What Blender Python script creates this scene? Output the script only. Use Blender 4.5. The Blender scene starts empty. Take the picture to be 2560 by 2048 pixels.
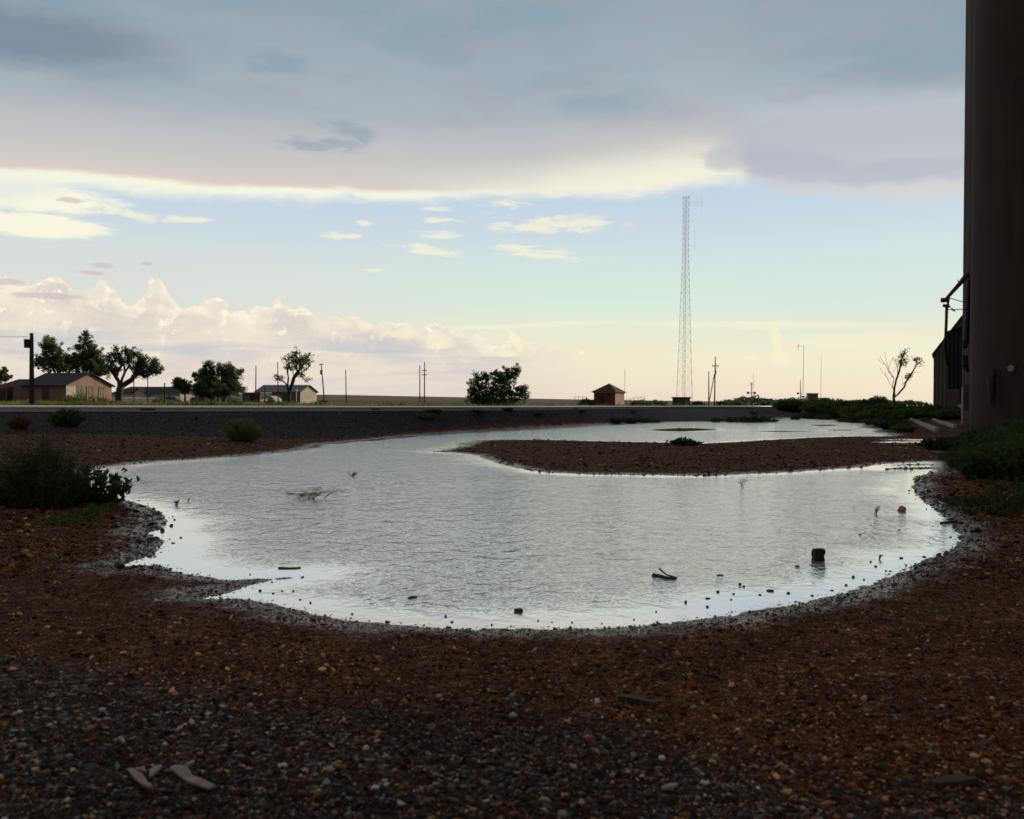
import bpy, math, random
import numpy as np
from mathutils import Matrix, Vector

SC = bpy.context.scene
COL = SC.collection
random.seed(7)
RNG = np.random.default_rng(11)

# ------------------------------------------------------------------ camera
F = 2418.0                      # focal length in pixels of a 2560 wide frame
CAM_Z = 1.5
PITCH = math.radians(0.42)
ROLL = math.atan(0.007)
f0 = Vector((0, math.cos(PITCH), -math.sin(PITCH)))
u0 = Vector((0, math.sin(PITCH), math.cos(PITCH)))
r0 = Vector((1, 0, 0))
RIGHT = math.cos(ROLL) * r0 + math.sin(ROLL) * u0
UP = -math.sin(ROLL) * r0 + math.cos(ROLL) * u0
cam = bpy.data.cameras.new('camera')
cam.sensor_width = 36.0
cam.lens = 36.0 * F / 2560.0
cam.clip_start = 0.05
cam.clip_end = 30000
cam.dof.use_dof = True
cam.dof.focus_distance = 14.0
cam.dof.aperture_fstop = 3.0
camo = bpy.data.objects.new('camera', cam)
COL.objects.link(camo)
camo.matrix_world = Matrix(((RIGHT.x, UP.x, -f0.x, 0), (RIGHT.y, UP.y, -f0.y, 0), (RIGHT.z, UP.z, -f0.z, CAM_Z), (0, 0, 0, 1)))
SC.camera = camo
SC.view_settings.view_transform = 'Standard'
SC.view_settings.look = 'None'
SC.view_settings.exposure = 0.06
SC.view_settings.gamma = 1.0
SC.cycles.max_bounces = 6
SC.cycles.transparent_max_bounces = 8
SC.cycles.sample_clamp_indirect = 3.0

def ray(px, py):
    return f0 + RIGHT * ((px - 1280) / F) - UP * ((py - 1024) / F)
def ground(px, py, z=0.0):
    d = ray(px, py)
    t = (z - CAM_Z) / d.z
    return Vector((d.x * t, d.y * t, z))
def at(px, py, Y):
    d = ray(px, py)
    t = Y / d.y
    return Vector((d.x * t, Y, CAM_Z + d.z * t))
def azel(px, py):
    d = ray(px, py)
    return math.atan2(d.x, d.y), d.z / math.hypot(d.x, d.y)

def lin(c):
    return tuple((x / 255 / 12.92) if x / 255 <= 0.04045 else ((x / 255 + 0.055) / 1.055) ** 2.4 for x in c[:3])
def lin4(c):
    return lin(c) + (1.0,)

# ------------------------------------------------------------------ node helpers
class G:
    """A small expression writer for shader node trees."""
    def __init__(self, tree):
        self.t = tree
        tree.nodes.clear()
    def node(self, kind, **kw):
        n = self.t.nodes.new(kind)
        for k, v in kw.items():
            setattr(n, k, v)
        return n
    def put(self, sock, v):
        if isinstance(v, X): v = v.s
        if isinstance(v, bpy.types.NodeSocket): self.t.links.new(v, sock)
        elif isinstance(v, (tuple, list)) and len(v) == 3 and sock.type == 'RGBA': sock.default_value = tuple(v) + (1.0,)
        else: sock.default_value = v
    def m(self, op, a, b=0.0, c=0.0):
        n = self.node('ShaderNodeMath', operation=op)
        self.put(n.inputs[0], a); self.put(n.inputs[1], b); self.put(n.inputs[2], c)
        return X(self, n.outputs[0])
    def step(self, a, b, x, lo=0.0, hi=1.0, smooth=True):
        n = self.node('ShaderNodeMapRange', interpolation_type='SMOOTHSTEP' if smooth else 'LINEAR')
        for i, v in enumerate((x, a, b, lo, hi)): self.put(n.inputs[i], v)
        return X(self, n.outputs[0])
    def vec(self, x, y, z=0.0):
        n = self.node('ShaderNodeCombineXYZ')
        for i, v in enumerate((x, y, z)): self.put(n.inputs[i], v)
        return n.outputs[0]
    def noise(self, vec, scale, detail=4.0, rough=0.55, dist=0.0, out=0):
        n = self.node('ShaderNodeTexNoise')
        self.put(n.inputs['Vector'], vec); self.put(n.inputs['Scale'], scale)
        n.inputs['Detail'].default_value = detail; n.inputs['Roughness'].default_value = rough
        n.inputs['Distortion'].default_value = dist
        return X(self, n.outputs[out])
    def voro(self, vec, scale, feature='F1', out='Distance'):
        n = self.node('ShaderNodeTexVoronoi', feature=feature)
        self.put(n.inputs['Vector'], vec); self.put(n.inputs['Scale'], scale)
        return X(self, n.outputs[out])
    def mix(self, fac, a, b, blend='MIX'):
        n = self.node('ShaderNodeMix', data_type='RGBA', blend_type=blend)
        n.clamp_factor = True
        self.put(n.inputs[0], fac); self.put(n.inputs[6], a); self.put(n.inputs[7], b)
        return X(self, n.outputs[2])
    def ramp(self, fac, stops, interp='LINEAR'):
        n = self.node('ShaderNodeValToRGB')
        r = n.color_ramp; r.interpolation = interp
        while len(r.elements) < len(stops): r.elements.new(0.5)
        for e, (p, c) in zip(r.elements, sorted(stops)):
            e.position = p; e.color = c if len(c) == 4 else tuple(c) + (1.0,)
        self.put(n.inputs[0], fac)
        return X(self, n.outputs[0])
    def curve(self, x, pts, lo, hi, vlo, vhi):
        """piecewise curve through (x, value) points"""
        n = self.node('ShaderNodeFloatCurve')
        cu = n.mapping.curves[0]
        pts = sorted(pts)
        P = [((a - lo) / (hi - lo), (v - vlo) / (vhi - vlo)) for a, v in pts]
        while len(cu.points) < len(P): cu.points.new(0.5, 0.5)
        for q, (a, v) in zip(cu.points, P):
            q.location = (a, v); q.handle_type = 'AUTO_CLAMPED'
        n.mapping.update()
        self.put(n.inputs['Value'], self.step(lo, hi, x, smooth=False))
        o = X(self, n.outputs[0])
        return o * (vhi - vlo) + vlo

class X:
    def __init__(self, g, s): self.g = g; self.s = s
    def __add__(self, o): return self.g.m('ADD', self, o)
    __radd__ = __add__
    def __sub__(self, o): return self.g.m('SUBTRACT', self, o)
    def __rsub__(self, o): return self.g.m('SUBTRACT', o, self)
    def __mul__(self, o): return self.g.m('MULTIPLY', self, o)
    __rmul__ = __mul__
    def __truediv__(self, o): return self.g.m('DIVIDE', self, o)

# ------------------------------------------------------------------ sun
SUN_AZ, SUN_EL = math.radians(52), math.radians(13)
sun = bpy.data.lights.new('sun', 'SUN')
sun.energy = 3.0; sun.angle = math.radians(3); sun.color = (1.0, 0.80, 0.58)
suno = bpy.data.objects.new('sun', sun)
COL.objects.link(suno)
sd = Vector((math.sin(SUN_AZ) * math.cos(SUN_EL), math.cos(SUN_AZ) * math.cos(SUN_EL), math.sin(SUN_EL)))
suno.rotation_euler = sd.to_track_quat('Z', 'Y').to_euler()

# ------------------------------------------------------------------ sky
W = bpy.data.worlds.new('World'); SC.world = W; W.use_nodes = True
g = G(W.node_tree)
tc = g.node('ShaderNodeTexCoord')
sep = g.node('ShaderNodeSeparateXYZ'); g.put(sep.inputs[0], tc.outputs['Generated'])
dx, dy, dz = (X(g, s) for s in sep.outputs)
az = g.m('ARCTAN2', dx, dy)
hyp = g.m('SQRT', dx * dx + dy * dy)
te = dz / g.m('MAXIMUM', hyp, 0.02)
NV = g.vec(az, te * 3.0, 0.0)          # clouds are stretched along the horizon
NW = g.vec(az, te, 3.7)
def T(px, py): return azel(px, py)[1]
def A(px): return azel(px, 900)[0]
big = g.noise(NV, 3.2, 4, 0.5)
med = g.noise(NV, 9.0, 5, 0.6, 0.4)
fin = g.noise(NV, 30.0, 6, 0.62, 0.3)
bil = g.noise(NW, 38.0, 8, 0.66, 0.2)
wob = (med - 0.5) * 0.022 + (fin - 0.5) * 0.008
# clear band behind the clouds
Ypx = [1006, 960, 900, 840, 760, 690, 620, 560, 500]
Cl = [(232, 216, 198), (236, 224, 202), (237, 232, 206), (229, 233, 208), (215, 231, 216), (210, 228, 221), (205, 221, 224), (200, 214, 226), (192, 210, 227)]
base = g.ramp(te * 3.0, [(max(0, T(1280, y) * 3), lin(c)) for y, c in zip(Ypx, Cl)])
nish = g.node('ShaderNodeTexSky', sky_type='NISHITA'); nish.sun_disc = False
nish.sun_elevation = SUN_EL; nish.sun_rotation = SUN_AZ
nm = g.mix(1.0, X(g, nish.outputs[0]), (0.10, 0.10, 0.10), 'MULTIPLY')
col = g.mix(0.06, base, nm)
# warm lavender veil in the low west
veil = g.step(A(1500), A(300), az) * g.step(T(800, 560), T(800, 700), te) 
col = g.mix(veil * 0.45, col, lin((222, 208, 212)))
right_veil = g.step(A(1500), A(2300), az) * g.step(T(2000, 520), T(2000, 700), te, 0.0, 1.0)
col = g.mix(right_veil * g.step(T(2000, 900), T(2000, 780), te) * 0.35, col, lin((206, 218, 222)))

def blob(cx, cy, wx, wy, tilt=0.0, warp=0.02, u=None, v=None):
    a0, t0 = azel(cx, cy)
    wa, wt = wx / F, wy / F
    du = (az + (med - 0.5) * warp * 3) - a0
    dv = (te + (fin - 0.5) * warp * 0.5) - t0 - du * tilt
    q = du * (1 / wa); r = dv * (1 / wt)
    return g.m('EXPONENT', (q * q + r * r) * -1.0)
def add_all(lst):
    s = lst[0]
    for x in lst[1:]: s = g.m('MAXIMUM', s, x)
    return s
# high pale wisps in the clear band
wn = g.noise(g.vec(az, te * 4.0, 1.3), 30.0, 7, 0.66, 0.7)
w1 = add_all([blob(1390, 560, 170, 26, 0.0), blob(1330, 632, 150, 16, -0.12), blob(1060, 625, 120, 14, -0.1), blob(1090, 585, 80, 12),
              blob(1110, 552, 50, 9), blob(1100, 520, 60, 10), blob(1240, 510, 80, 12), blob(330, 535, 110, 17, -0.15), blob(470, 548, 70, 7),
              blob(1250, 562, 60, 10), blob(840, 590, 90, 9), blob(945, 672, 30, 7), blob(905, 560, 22, 6)])
wm = g.step(0.30, 0.85, w1 * 0.80 + (wn - 0.5) * 2.1)
col = g.mix(wm * 0.85, col, lin((240, 236, 212)))
w2 = add_all([blob(60, 560, 200, 34), blob(20, 490, 260, 40)])
col = g.mix(g.step(0.35, 0.62, w2 * 0.8 + (wn - 0.4) * 0.6), col, lin((244, 242, 220)))
# thin veils above the horizon on the east side
vn = g.noise(g.vec(az, te * 7.0, 8.1), 9.0, 5, 0.6, 0.4)
v1 = add_all([blob(1300, 815, 340, 8, 0.05, 0.01), blob(1900, 812, 380, 12, -0.02, 0.01), blob(2150, 850, 220, 24, 0.0, 0.01)])
col = g.mix(g.step(0.3, 0.9, v1 + (vn - 0.5) * 0.9) * 0.75, col, lin((243, 236, 208)))
v2 = g.step(T(1280, 1000), T(1280, 900), te) * g.step(T(1280, 790), T(1280, 850), te)
col = g.mix(v2 * g.step(0.42, 0.7, vn) * 0.45, col, lin((240, 226, 198)))

# cumulus bank
tops = [(-700, 640), (0, 700), (60, 692), (130, 700), (200, 722), (262, 720), (320, 742), (355, 724), (378, 712), (405, 728), (450, 742), (520, 748),
        (600, 776), (660, 774), (720, 772), (758, 760), (790, 782), (850, 792), (940, 806), (1060, 822), (1160, 832), (1300, 850), (1600, 905), (2560, 985)]
top = g.curve(az, [azel(x, y) for x, y in tops], -1.0, 0.5, 0.0, 0.2)
vb = g.voro(NW, 30.0, 'SMOOTH_F1')
vb2 = g.voro(g.vec(az, te, 9.0), 75.0, 'SMOOTH_F1')
cd = top - te + (0.42 - vb) * 0.026 + (0.42 - vb2) * 0.014 + (bil - 0.5) * 0.026
cm = g.step(0.0, 0.0022, cd) * g.step(A(1560), A(1120), az)
body = g.mix(g.step(0.35, 0.65, med), lin((214, 207, 201)), lin((233, 223, 205)))
# bright rims where one cell of cloud stands before the next
cell = g.voro(g.vec(az, te * 1.3, 5.0), 17.0, 'SMOOTH_F1')
litn = g.noise(g.vec(az + 0.004, te - 0.006, 3.7), 38.0, 8, 0.66, 0.2)
lit = g.step(0.015, 0.10, litn - bil) * g.step(0.48, 0.60, bil + 0.07)
rim = g.step(0.017, 0.001, cd + (bil - 0.5) * 0.012)
low = g.step(T(600, 960), T(600, 800), te)
body = g.mix(g.m('MINIMUM', rim * (0.35 + g.step(0.4, 0.6, med) * 0.5) + lit * 0.95 * low, 1.0), body, lin((251, 243, 216)))
# lavender streaks low in the bank
sn = g.noise(g.vec(az, te * 9.0, 2.2), 5.0, 5, 0.6, 0.3)
body = g.mix(g.step(0.48, 0.62, sn) * g.step(T(400, 800), T(400, 880), te) * 0.7, body, lin((188, 192, 202)))
body = g.mix(g.step(T(300, 860), T(300, 985), te) * 0.75, body, lin((228, 213, 200)))
col = g.mix(cm, col, body)
# detached tufts of cumulus
cn = g.noise(NW, 30.0, 6, 0.62, 0.6)
c3 = add_all([blob(1290, 850, 34, 26, -1.2, 0.01), blob(1270, 885, 55, 14, 0, 0.01), blob(1945, 850, 26, 30, -1.5, 0.01), blob(1955, 892, 42, 30, 0, 0.01), blob(1880, 895, 30, 12, 0, 0.01), blob(1450, 880, 12, 10, 0, 0.01), blob(1090, 850, 60, 34, 0, 0.01), blob(1000, 835, 70, 22, 0, 0.01)])
col = g.mix(g.step(0.42, 0.8, c3 * 0.9 + (cn - 0.5) * 1.3) * 0.7, col, lin((247, 238, 204)))
# small shaded scraps
c4 = add_all([blob(250, 664, 26, 9, 0, 0.01), blob(225, 683, 40, 8, 0, 0.01), blob(20, 448, 50, 11, -0.2, 0.01), blob(108, 461, 24, 4, 0, 0.01), blob(172, 500, 34, 9, 0, 0.01), blob(362, 658, 16, 4, 0, 0.01), blob(20, 705, 60, 10, 0, 0.01), blob(110, 740, 90, 9, 0, 0.01)])
col = g.mix(g.step(0.35, 0.8, c4 + (fin - 0.5) * 1.7) * 0.75, col, lin((206, 190, 192)))

# the high storm deck
eb = g.curve(az, [azel(x, y) for x, y in [(-900, 560), (0, 520), (150, 490), (260, 486), (500, 500), (700, 512), (900, 506), (1100, 502), (1280, 500), (1500, 495), (1620, 488), (1730, 477), (1860, 463), (1960, 480), (2100, 500), (2400, 500), (2900, 480)]], -1.0, 0.7, 0.1, 0.4)
ea = g.curve(az, [azel(x, y) for x, y in [(-900, 470), (0, 424), (250, 438), (500, 460), (750, 470), (1000, 477), (1300, 480), (1420, 462), (1600, 440), (1760, 420), (1860, 470), (1900, 540), (2500, 560)]], -1.0, 0.7, 0.1, 0.4)
soft = g.step(A(900), A(1500), az)
ragged = g.noise(g.vec(az, te * 3.0, 6.2), 14.0, 7, 0.66, 0.8)
dmask = g.step(-0.006, 0.012, te - eb + wob * 0.5 + (ragged - 0.5) * 0.030)
d = te - ea + wob * 0.5 + (ragged - 0.5) * 0.008
deck = g.ramp(d * 2.5 + 0.02, [(0.0, lin((212, 204, 196))), (0.02, lin((214, 204, 196))), (0.07, lin((201, 198, 195))), (0.13, lin((190, 190, 193))), (0.20, lin((172, 180, 187))),
                        (0.30, lin((160, 173, 183))), (0.45, lin((150, 166, 178))), (0.75, lin((142, 156, 168))), (1.0, lin((136, 146, 156)))])
rightdeck = g.ramp(te * 2.5, [(0.50, lin((212, 212, 210))), (0.56, lin((198, 199, 204))), (0.64, lin((184, 188, 196))), (0.72, lin((184, 190, 197))), (0.80, lin((163, 176, 185))), (0.98, lin((150, 165, 175))), (1.0, lin((148, 162, 172)))])
rr = g.step(A(1650), A(1950), az) * g.step(0.42, 0.30, te)
deck = g.mix(rr, deck, rightdeck)
deck = g.mix(g.step(0.46, 0.62, big) * g.step(T(1280, 330), T(1280, 230), te) * 0.75, deck, lin((134, 158, 172)))
deck = g.mix(g.step(0.54, 0.36, med) * g.step(T(1280, 380), T(1280, 250), te) * 0.40, deck, lin((160, 162, 172)))
cream = g.mix(g.step(T(600, 520), T(600, 455), te), lin((228, 232, 222)), lin((246, 244, 224)))
cream = g.mix(g.step(A(1000), A(1500), az) * 0.5, cream, lin((232, 228, 212)))
cfac = g.step(0.004, -0.004, d) * (1.0 - soft) + g.step(0.040, -0.012, d) * soft
deck = g.mix(cfac * g.step(A(1980), A(1830), az), deck, cream)
dk = add_all([blob(800, 360, 100, 20, 0.0, 0.05), blob(690, 155, 85, 34, 0, 0.05), blob(862, 332, 60, 34, 0.1, 0.05)])
deck = g.mix(g.step(0.25, 1.0, dk + (med - 0.5) * 0.9 + (fin - 0.5) * 0.3) * 0.60, deck, lin((132, 157, 173)))
dk2 = add_all([blob(100, 90, 300, 75, 0, 0.04)])
deck = g.mix(g.step(0.1, 1.0, dk2 + (med - 0.5) * 0.5) * 0.8, deck, lin((118, 134, 152)))
gk = add_all([blob(1800, 395, 75, 40, 0, 0.03), blob(1980, 410, 200, 40, -0.15, 0.03), blob(2250, 425, 260, 34, 0, 0.03)])
deck = g.mix(g.step(0.28, 0.85, gk + (fin - 0.5) * 0.5 + (med - 0.5) * 0.5) * 0.55, deck, lin((172, 178, 191)))
col = g.mix(dmask, col, deck)
# overhead and behind: unseen storm sky, toned to set how dim the ground is
storm = g.mix(g.step(0.35, 0.65, big), lin((134, 130, 127)), lin((158, 152, 147)))
col = g.mix(g.step(0.50, 1.0, te), col, storm)
back = g.step(0.25, -0.35, dy / g.m('MAXIMUM', hyp, 0.02))
col = g.mix(back, col, g.mix(0.55, storm, lin((84, 78, 76))))
col = g.mix(g.step(-0.002, -0.03, te), col, (0.02, 0.018, 0.014))
bg = g.node('ShaderNodeBackground'); g.put(bg.inputs[0], col); bg.inputs[1].default_value = 1.0
wo = g.node('ShaderNodeOutputWorld'); g.t.links.new(bg.outputs[0], wo.inputs[0])
W.cycles.sampling_method = 'MANUAL'; W.cycles.sample_map_resolution = 512

# ------------------------------------------------------------------ object helpers
def tag(o, label=None, cat=None, group=None, kind=None):
    if label: o['label'] = label
    if cat: o['category'] = cat
    if group: o['group'] = group
    if kind: o['kind'] = kind
    return o
def empty(name, loc, rz=0.0, label=None, cat=None, group=None):
    o = bpy.data.objects.new(name, None); COL.objects.link(o)
    o.empty_display_size = 0.2
    o.location = loc; o.rotation_euler = (0, 0, rz)
    return tag(o, label, cat, group)
def link(name, me, mat, parent=None, loc=None, rz=0.0):
    o = bpy.data.objects.new(name, me); COL.objects.link(o)
    if mat and not me.materials: me.materials.append(mat)
    if parent: o.parent = parent
    if loc is not None: o.location = loc
    if rz: o.rotation_euler = (0, 0, rz)
    return o
def children(o): return [c for c in bpy.data.objects if c.parent == o]
def copy_tree(o, parent=None):
    c = o.copy(); COL.objects.link(c); c.parent = parent
    for ch in children(o): copy_tree(ch, c)
    return c

def mesh_np(name, V, Fc, smooth=False, attrs=None):
    """mesh from arrays; Fc is (n, k) with equal k; attrs: {name: (n_verts, 4) or (n_verts,)}"""
    me = bpy.data.meshes.new(name)
    V = np.asarray(V, dtype=np.float32); Fc = np.asarray(Fc, dtype=np.int32)
    n, k = Fc.shape
    me.vertices.add(len(V)); me.vertices.foreach_set('co', V.ravel())
    me.loops.add(n * k); me.loops.foreach_set('vertex_index', Fc.ravel())
    me.polygons.add(n)
    me.polygons.foreach_set('loop_start', np.arange(0, n * k, k, dtype=np.int32))
    if smooth: me.polygons.foreach_set('use_smooth', np.ones(n, dtype=bool))
    for an, av in (attrs or {}).items():
        av = np.asarray(av, dtype=np.float32)
        if av.ndim == 2:
            a = me.attributes.new(an, 'FLOAT_COLOR', 'POINT'); a.data.foreach_set('color', av.ravel())
        else:
            a = me.attributes.new(an, 'FLOAT', 'POINT'); a.data.foreach_set('value', av)
    me.update(calc_edges=True)
    return me

class MB:
    """collects boxes, tubes and prisms for ONE mesh"""
    def __init__(s): s.v = []; s.f = []
    def add(s, vs, fs):
        b = len(s.v); s.v += [tuple(v) for v in vs]; s.f += [tuple(i + b for i in f) for f in fs]; return s
    def box(s, x0, x1, y0, y1, z0, z1):
        v = [(x, y, z) for x in (x0, x1) for y in (y0, y1) for z in (z0, z1)]
        return s.add(v, [(0, 1, 3, 2), (4, 6, 7, 5), (0, 4, 5, 1), (2, 3, 7, 6), (0, 2, 6, 4), (1, 5, 7, 3)])
    def tube(s, pts, rad, n=8, cap=True):
        pts = [Vector(p) for p in pts]
        if not isinstance(rad, (list, tuple)): rad = [rad] * len(pts)
        b = len(s.v); prev = None
        for i, p in enumerate(pts):
            t = (pts[min(i + 1, len(pts) - 1)] - pts[max(i - 1, 0)])
            if t.length < 1e-9: t = Vector((0, 0, 1))
            t.normalize()
            a = prev - t * prev.dot(t) if prev else (Vector((1, 0, 0)) if abs(t.x) < 0.8 else Vector((0, 1, 0))).cross(t)
            a.normalize(); prev = a; c = t.cross(a)
            for k in range(n):
                w = 2 * math.pi * k / n
                s.v.append(tuple(p + (a * math.cos(w) + c * math.sin(w)) * rad[i]))
        for i in range(len(pts) - 1):
            for k in range(n):
                s.f.append((b + i * n + k, b + i * n + (k + 1) % n, b + (i + 1) * n + (k + 1) % n, b + (i + 1) * n + k))
        if cap:
            s.f.append(tuple(b + k for k in reversed(range(n))))
            s.f.append(tuple(b + (len(pts) - 1) * n + k for k in range(n)))
        return s
    def beam(s, p, q, w, h=None):
        p, q = Vector(p), Vector(q); h = h or w
        t = (q - p).normalized(); a = Vector((0, 0, 1)).cross(t)
        if a.length < 1e-4: a = Vector((1, 0, 0))
        a.normalize(); c = t.cross(a)
        v = [e + a * (i * w / 2) + c * (j * h / 2) for e in (p, q) for i, j in ((-1, -1), (1, -1), (1, 1), (-1, 1))]
        return s.add(v, [(3, 2, 1, 0), (4, 5, 6, 7), (0, 1, 5, 4), (1, 2, 6, 5), (2, 3, 7, 6), (3, 0, 4, 7)])
    def prism(s, outline, y0, y1, axis='y'):
        """outline: (u, z) polygon extruded along y (or x)"""
        n = len(outline)
        f = (lambda u, z, w: (u, w, z)) if axis == 'y' else (lambda u, z, w: (w, u, z))
        v = [f(u, z, y0) for u, z in outline] + [f(u, z, y1) for u, z in outline]
        return s.add(v, [tuple(range(n)), tuple(range(2 * n - 1, n - 1, -1))] + [(i, i + n, (i + 1) % n + n, (i + 1) % n) for i in range(n)])
    def mesh(s, name, smooth=False, bevel=0.0):
        me = bpy.data.meshes.new(name)
        me.from_pydata([tuple(v) for v in s.v], [], s.f)
        import bmesh
        bm = bmesh.new(); bm.from_mesh(me)
        bmesh.ops.recalc_face_normals(bm, faces=bm.faces)
        if bevel: bmesh.ops.bevel(bm, geom=bm.edges[:] , offset=bevel, segments=1, affect='EDGES')
        bm.to_mesh(me); bm.free()
        if smooth:
            for p in me.polygons: p.use_smooth = len(p.vertices) == 4
        return me
    def build(s, name, mat, parent=None, loc=None, rz=0.0, smooth=False, bevel=0.0):
        return link(name, s.mesh(name, smooth, bevel), mat, parent, loc, rz)

# ------------------------------------------------------------------ materials
def material(name):
    m = bpy.data.materials.new(name); m.use_nodes = True
    q = G(m.node_tree)
    p = q.node('ShaderNodeBsdfPrincipled'); o = q.node('ShaderNodeOutputMaterial')
    q.t.links.new(p.outputs[0], o.inputs[0])
    return m, q, p
def worn(name, c, c2=None, scale=2.0, rough=0.8, bump=0.0, bscale=20.0, metal=0.0, streak=None):
    """painted, rusted or weathered surface: two tones mixed by noise"""
    m, q, p = material(name)
    tcn = q.node('ShaderNodeTexCoord').outputs['Object']
    if streak:
        mp = q.node('ShaderNodeMapping'); mp.inputs['Scale'].default_value = streak; q.put(mp.inputs[0], tcn); tcn = mp.outputs[0]
    n = q.noise(tcn, scale, 6, 0.65, 0.3)
    c2 = c2 or tuple(x * 0.7 for x in c)
    q.put(p.inputs['Base Color'], q.mix(q.step(0.36, 0.64, n), tuple(c), tuple(c2)))
    q.put(p.inputs['Roughness'], q.step(0.3, 0.7, n, rough - 0.08, min(1.0, rough + 0.08)))
    p.inputs['Metallic'].default_value = metal
    if bump:
        b = q.node('ShaderNodeBump'); b.inputs['Strength'].default_value = 0.6; b.inputs['Distance'].default_value = bump
        q.put(b.inputs['Height'], q.noise(tcn, bscale, 5, 0.7)); q.t.links.new(b.outputs[0], p.inputs['Normal'])
    return m
def corrugated(name, c, c2, axis_scale, rough=0.5):
    m, q, p = material(name)
    t = q.node('ShaderNodeTexCoord').outputs['Object']
    sx = q.node('ShaderNodeSeparateXYZ'); q.put(sx.inputs[0], t)
    u = X(q, sx.outputs[0]) + X(q, sx.outputs[1])
    wv = q.m('SINE', u * axis_scale)
    mp = q.node('ShaderNodeMapping'); mp.inputs['Scale'].default_value = (1, 1, 0.25); q.put(mp.inputs[0], t)
    n = q.noise(mp.outputs[0], 1.2, 6, 0.65)
    q.put(p.inputs['Base Color'], q.mix(q.step(0.35, 0.68, n), tuple(c), tuple(c2)))
    p.inputs['Roughness'].default_value = rough; p.inputs['Metallic'].default_value = 0.25
    b = q.node('ShaderNodeBump'); b.inputs['Distance'].default_value = 0.03; b.inputs['Strength'].default_value = 0.8
    q.put(b.inputs['Height'], wv); q.t.links.new(b.outputs[0], p.inputs['Normal'])
    return m
def brick(name, c1, c2, mortar, scale=1.0):
    m, q, p = material(name)
    t = q.node('ShaderNodeTexCoord').outputs['Object']
    sx = q.node('ShaderNodeSeparateXYZ'); q.put(sx.inputs[0], t)
    b = q.node('ShaderNodeTexBrick')
    q.put(b.inputs['Vector'], q.vec(X(q, sx.outputs[0]) + X(q, sx.outputs[1]), X(q, sx.outputs[2])))
    b.inputs['Color1'].default_value = c1 + (1,); b.inputs['Color2'].default_value = c2 + (1,); b.inputs['Mortar'].default_value = mortar + (1,)
    b.inputs['Scale'].default_value = 4.0 * scale; b.inputs['Mortar Size'].default_value = 0.015
    n = q.noise(t, 0.8, 5, 0.6)
    q.put(p.inputs['Base Color'], q.mix(q.step(0.4, 0.7, n, 0.0, 0.45), X(q, b.outputs[0]), tuple(x * 0.55 for x in c1)))
    p.inputs['Roughness'].default_value = 0.9
    return m
def foliage(name, dark, light, trans=0.35):
    m = bpy.data.materials.new(name); m.use_nodes = True
    q = G(m.node_tree)
    at_ = q.node('ShaderNodeAttribute'); at_.attribute_name = 'tint'
    c = q.mix(X(q, at_.outputs['Fac']), tuple(dark), tuple(light))
    p = q.node('ShaderNodeBsdfPrincipled'); q.put(p.inputs['Base Color'], c); p.inputs['Roughness'].default_value = 0.6
    p.inputs['Specular IOR Level'].default_value = 0.25
    tr = q.node('ShaderNodeBsdfTranslucent'); q.put(tr.inputs[0], q.mix(0.5, c, tuple(light)))
    mx = q.node('ShaderNodeMixShader'); mx.inputs[0].default_value = trans
    q.t.links.new(p.outputs[0], mx.inputs[1]); q.t.links.new(tr.outputs[0], mx.inputs[2])
    o = q.node('ShaderNodeOutputMaterial'); q.t.links.new(mx.outputs[0], o.inputs[0])
    return m
def tinted(name, rough=0.8, spec=0.3):
    """takes its colour from the 'tint' colour attribute (each stone has a colour of its own)"""
    m, q, p = material(name)
    a = q.node('ShaderNodeAttribute'); a.attribute_name = 'tint'
    q.t.links.new(a.outputs['Color'], p.inputs['Base Color'])
    # stones lying low by the water are wet
    wet = X(q, a.outputs['Alpha'])
    q.put(p.inputs['Roughness'], q.step(0, 1, wet, rough, 0.24)); q.put(p.inputs['Specular IOR Level'], q.step(0, 1, wet, spec, 0.8))
    return m

# ------------------------------------------------------------------ terrain
D_T = np.array([0.4141, 0.9102])          # direction of the elevator row and of the house grid
N_T = np.array([0.9102, -0.4141])
# centre line of the nearer of the two railway tracks: it comes in from the west and curves northwards
_ctl = np.array([(-250, -165), (-130, -60), (-58, 2), (-18.6, 35), (-8, 46.3), (-.5, 58.5), (7.6, 77.5), (15.5, 93), (25, 107.5), (36, 130), (52, 163), (105, 270), (190, 456), (330, 764)], float)
def smooth_line(C, it=3):
    for _ in range(it):
        Q = np.empty((2 * len(C) - 2, 2)); Q[0::2] = .75 * C[:-1] + .25 * C[1:]; Q[1::2] = .25 * C[:-1] + .75 * C[1:]
        C = np.concatenate([C[:1], Q, C[-1:]])
    return C
TRACK = smooth_line(_ctl, 2)
def q_of(x, y):
    """signed distance to the track's centre line, positive on the camera's side"""
    x = np.atleast_1d(np.asarray(x, float)); y = np.atleast_1d(np.asarray(y, float))
    best = np.full(x.shape, 1e18); sg = np.ones(x.shape)
    for i in range(len(TRACK) - 1):
        a = TRACK[i]; e = TRACK[i + 1] - a; w0 = x - a[0]; w1 = y - a[1]
        t = np.clip((w0 * e[0] + w1 * e[1]) / (e @ e), 0, 1)
        d = (w0 - t * e[0]) ** 2 + (w1 - t * e[1]) ** 2
        m_ = d < best
        best = np.where(m_, d, best); sg = np.where(m_, np.where(e[0] * w1 - e[1] * w0 > 0, -1.0, 1.0), sg)
    return np.sqrt(best) * sg

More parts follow.
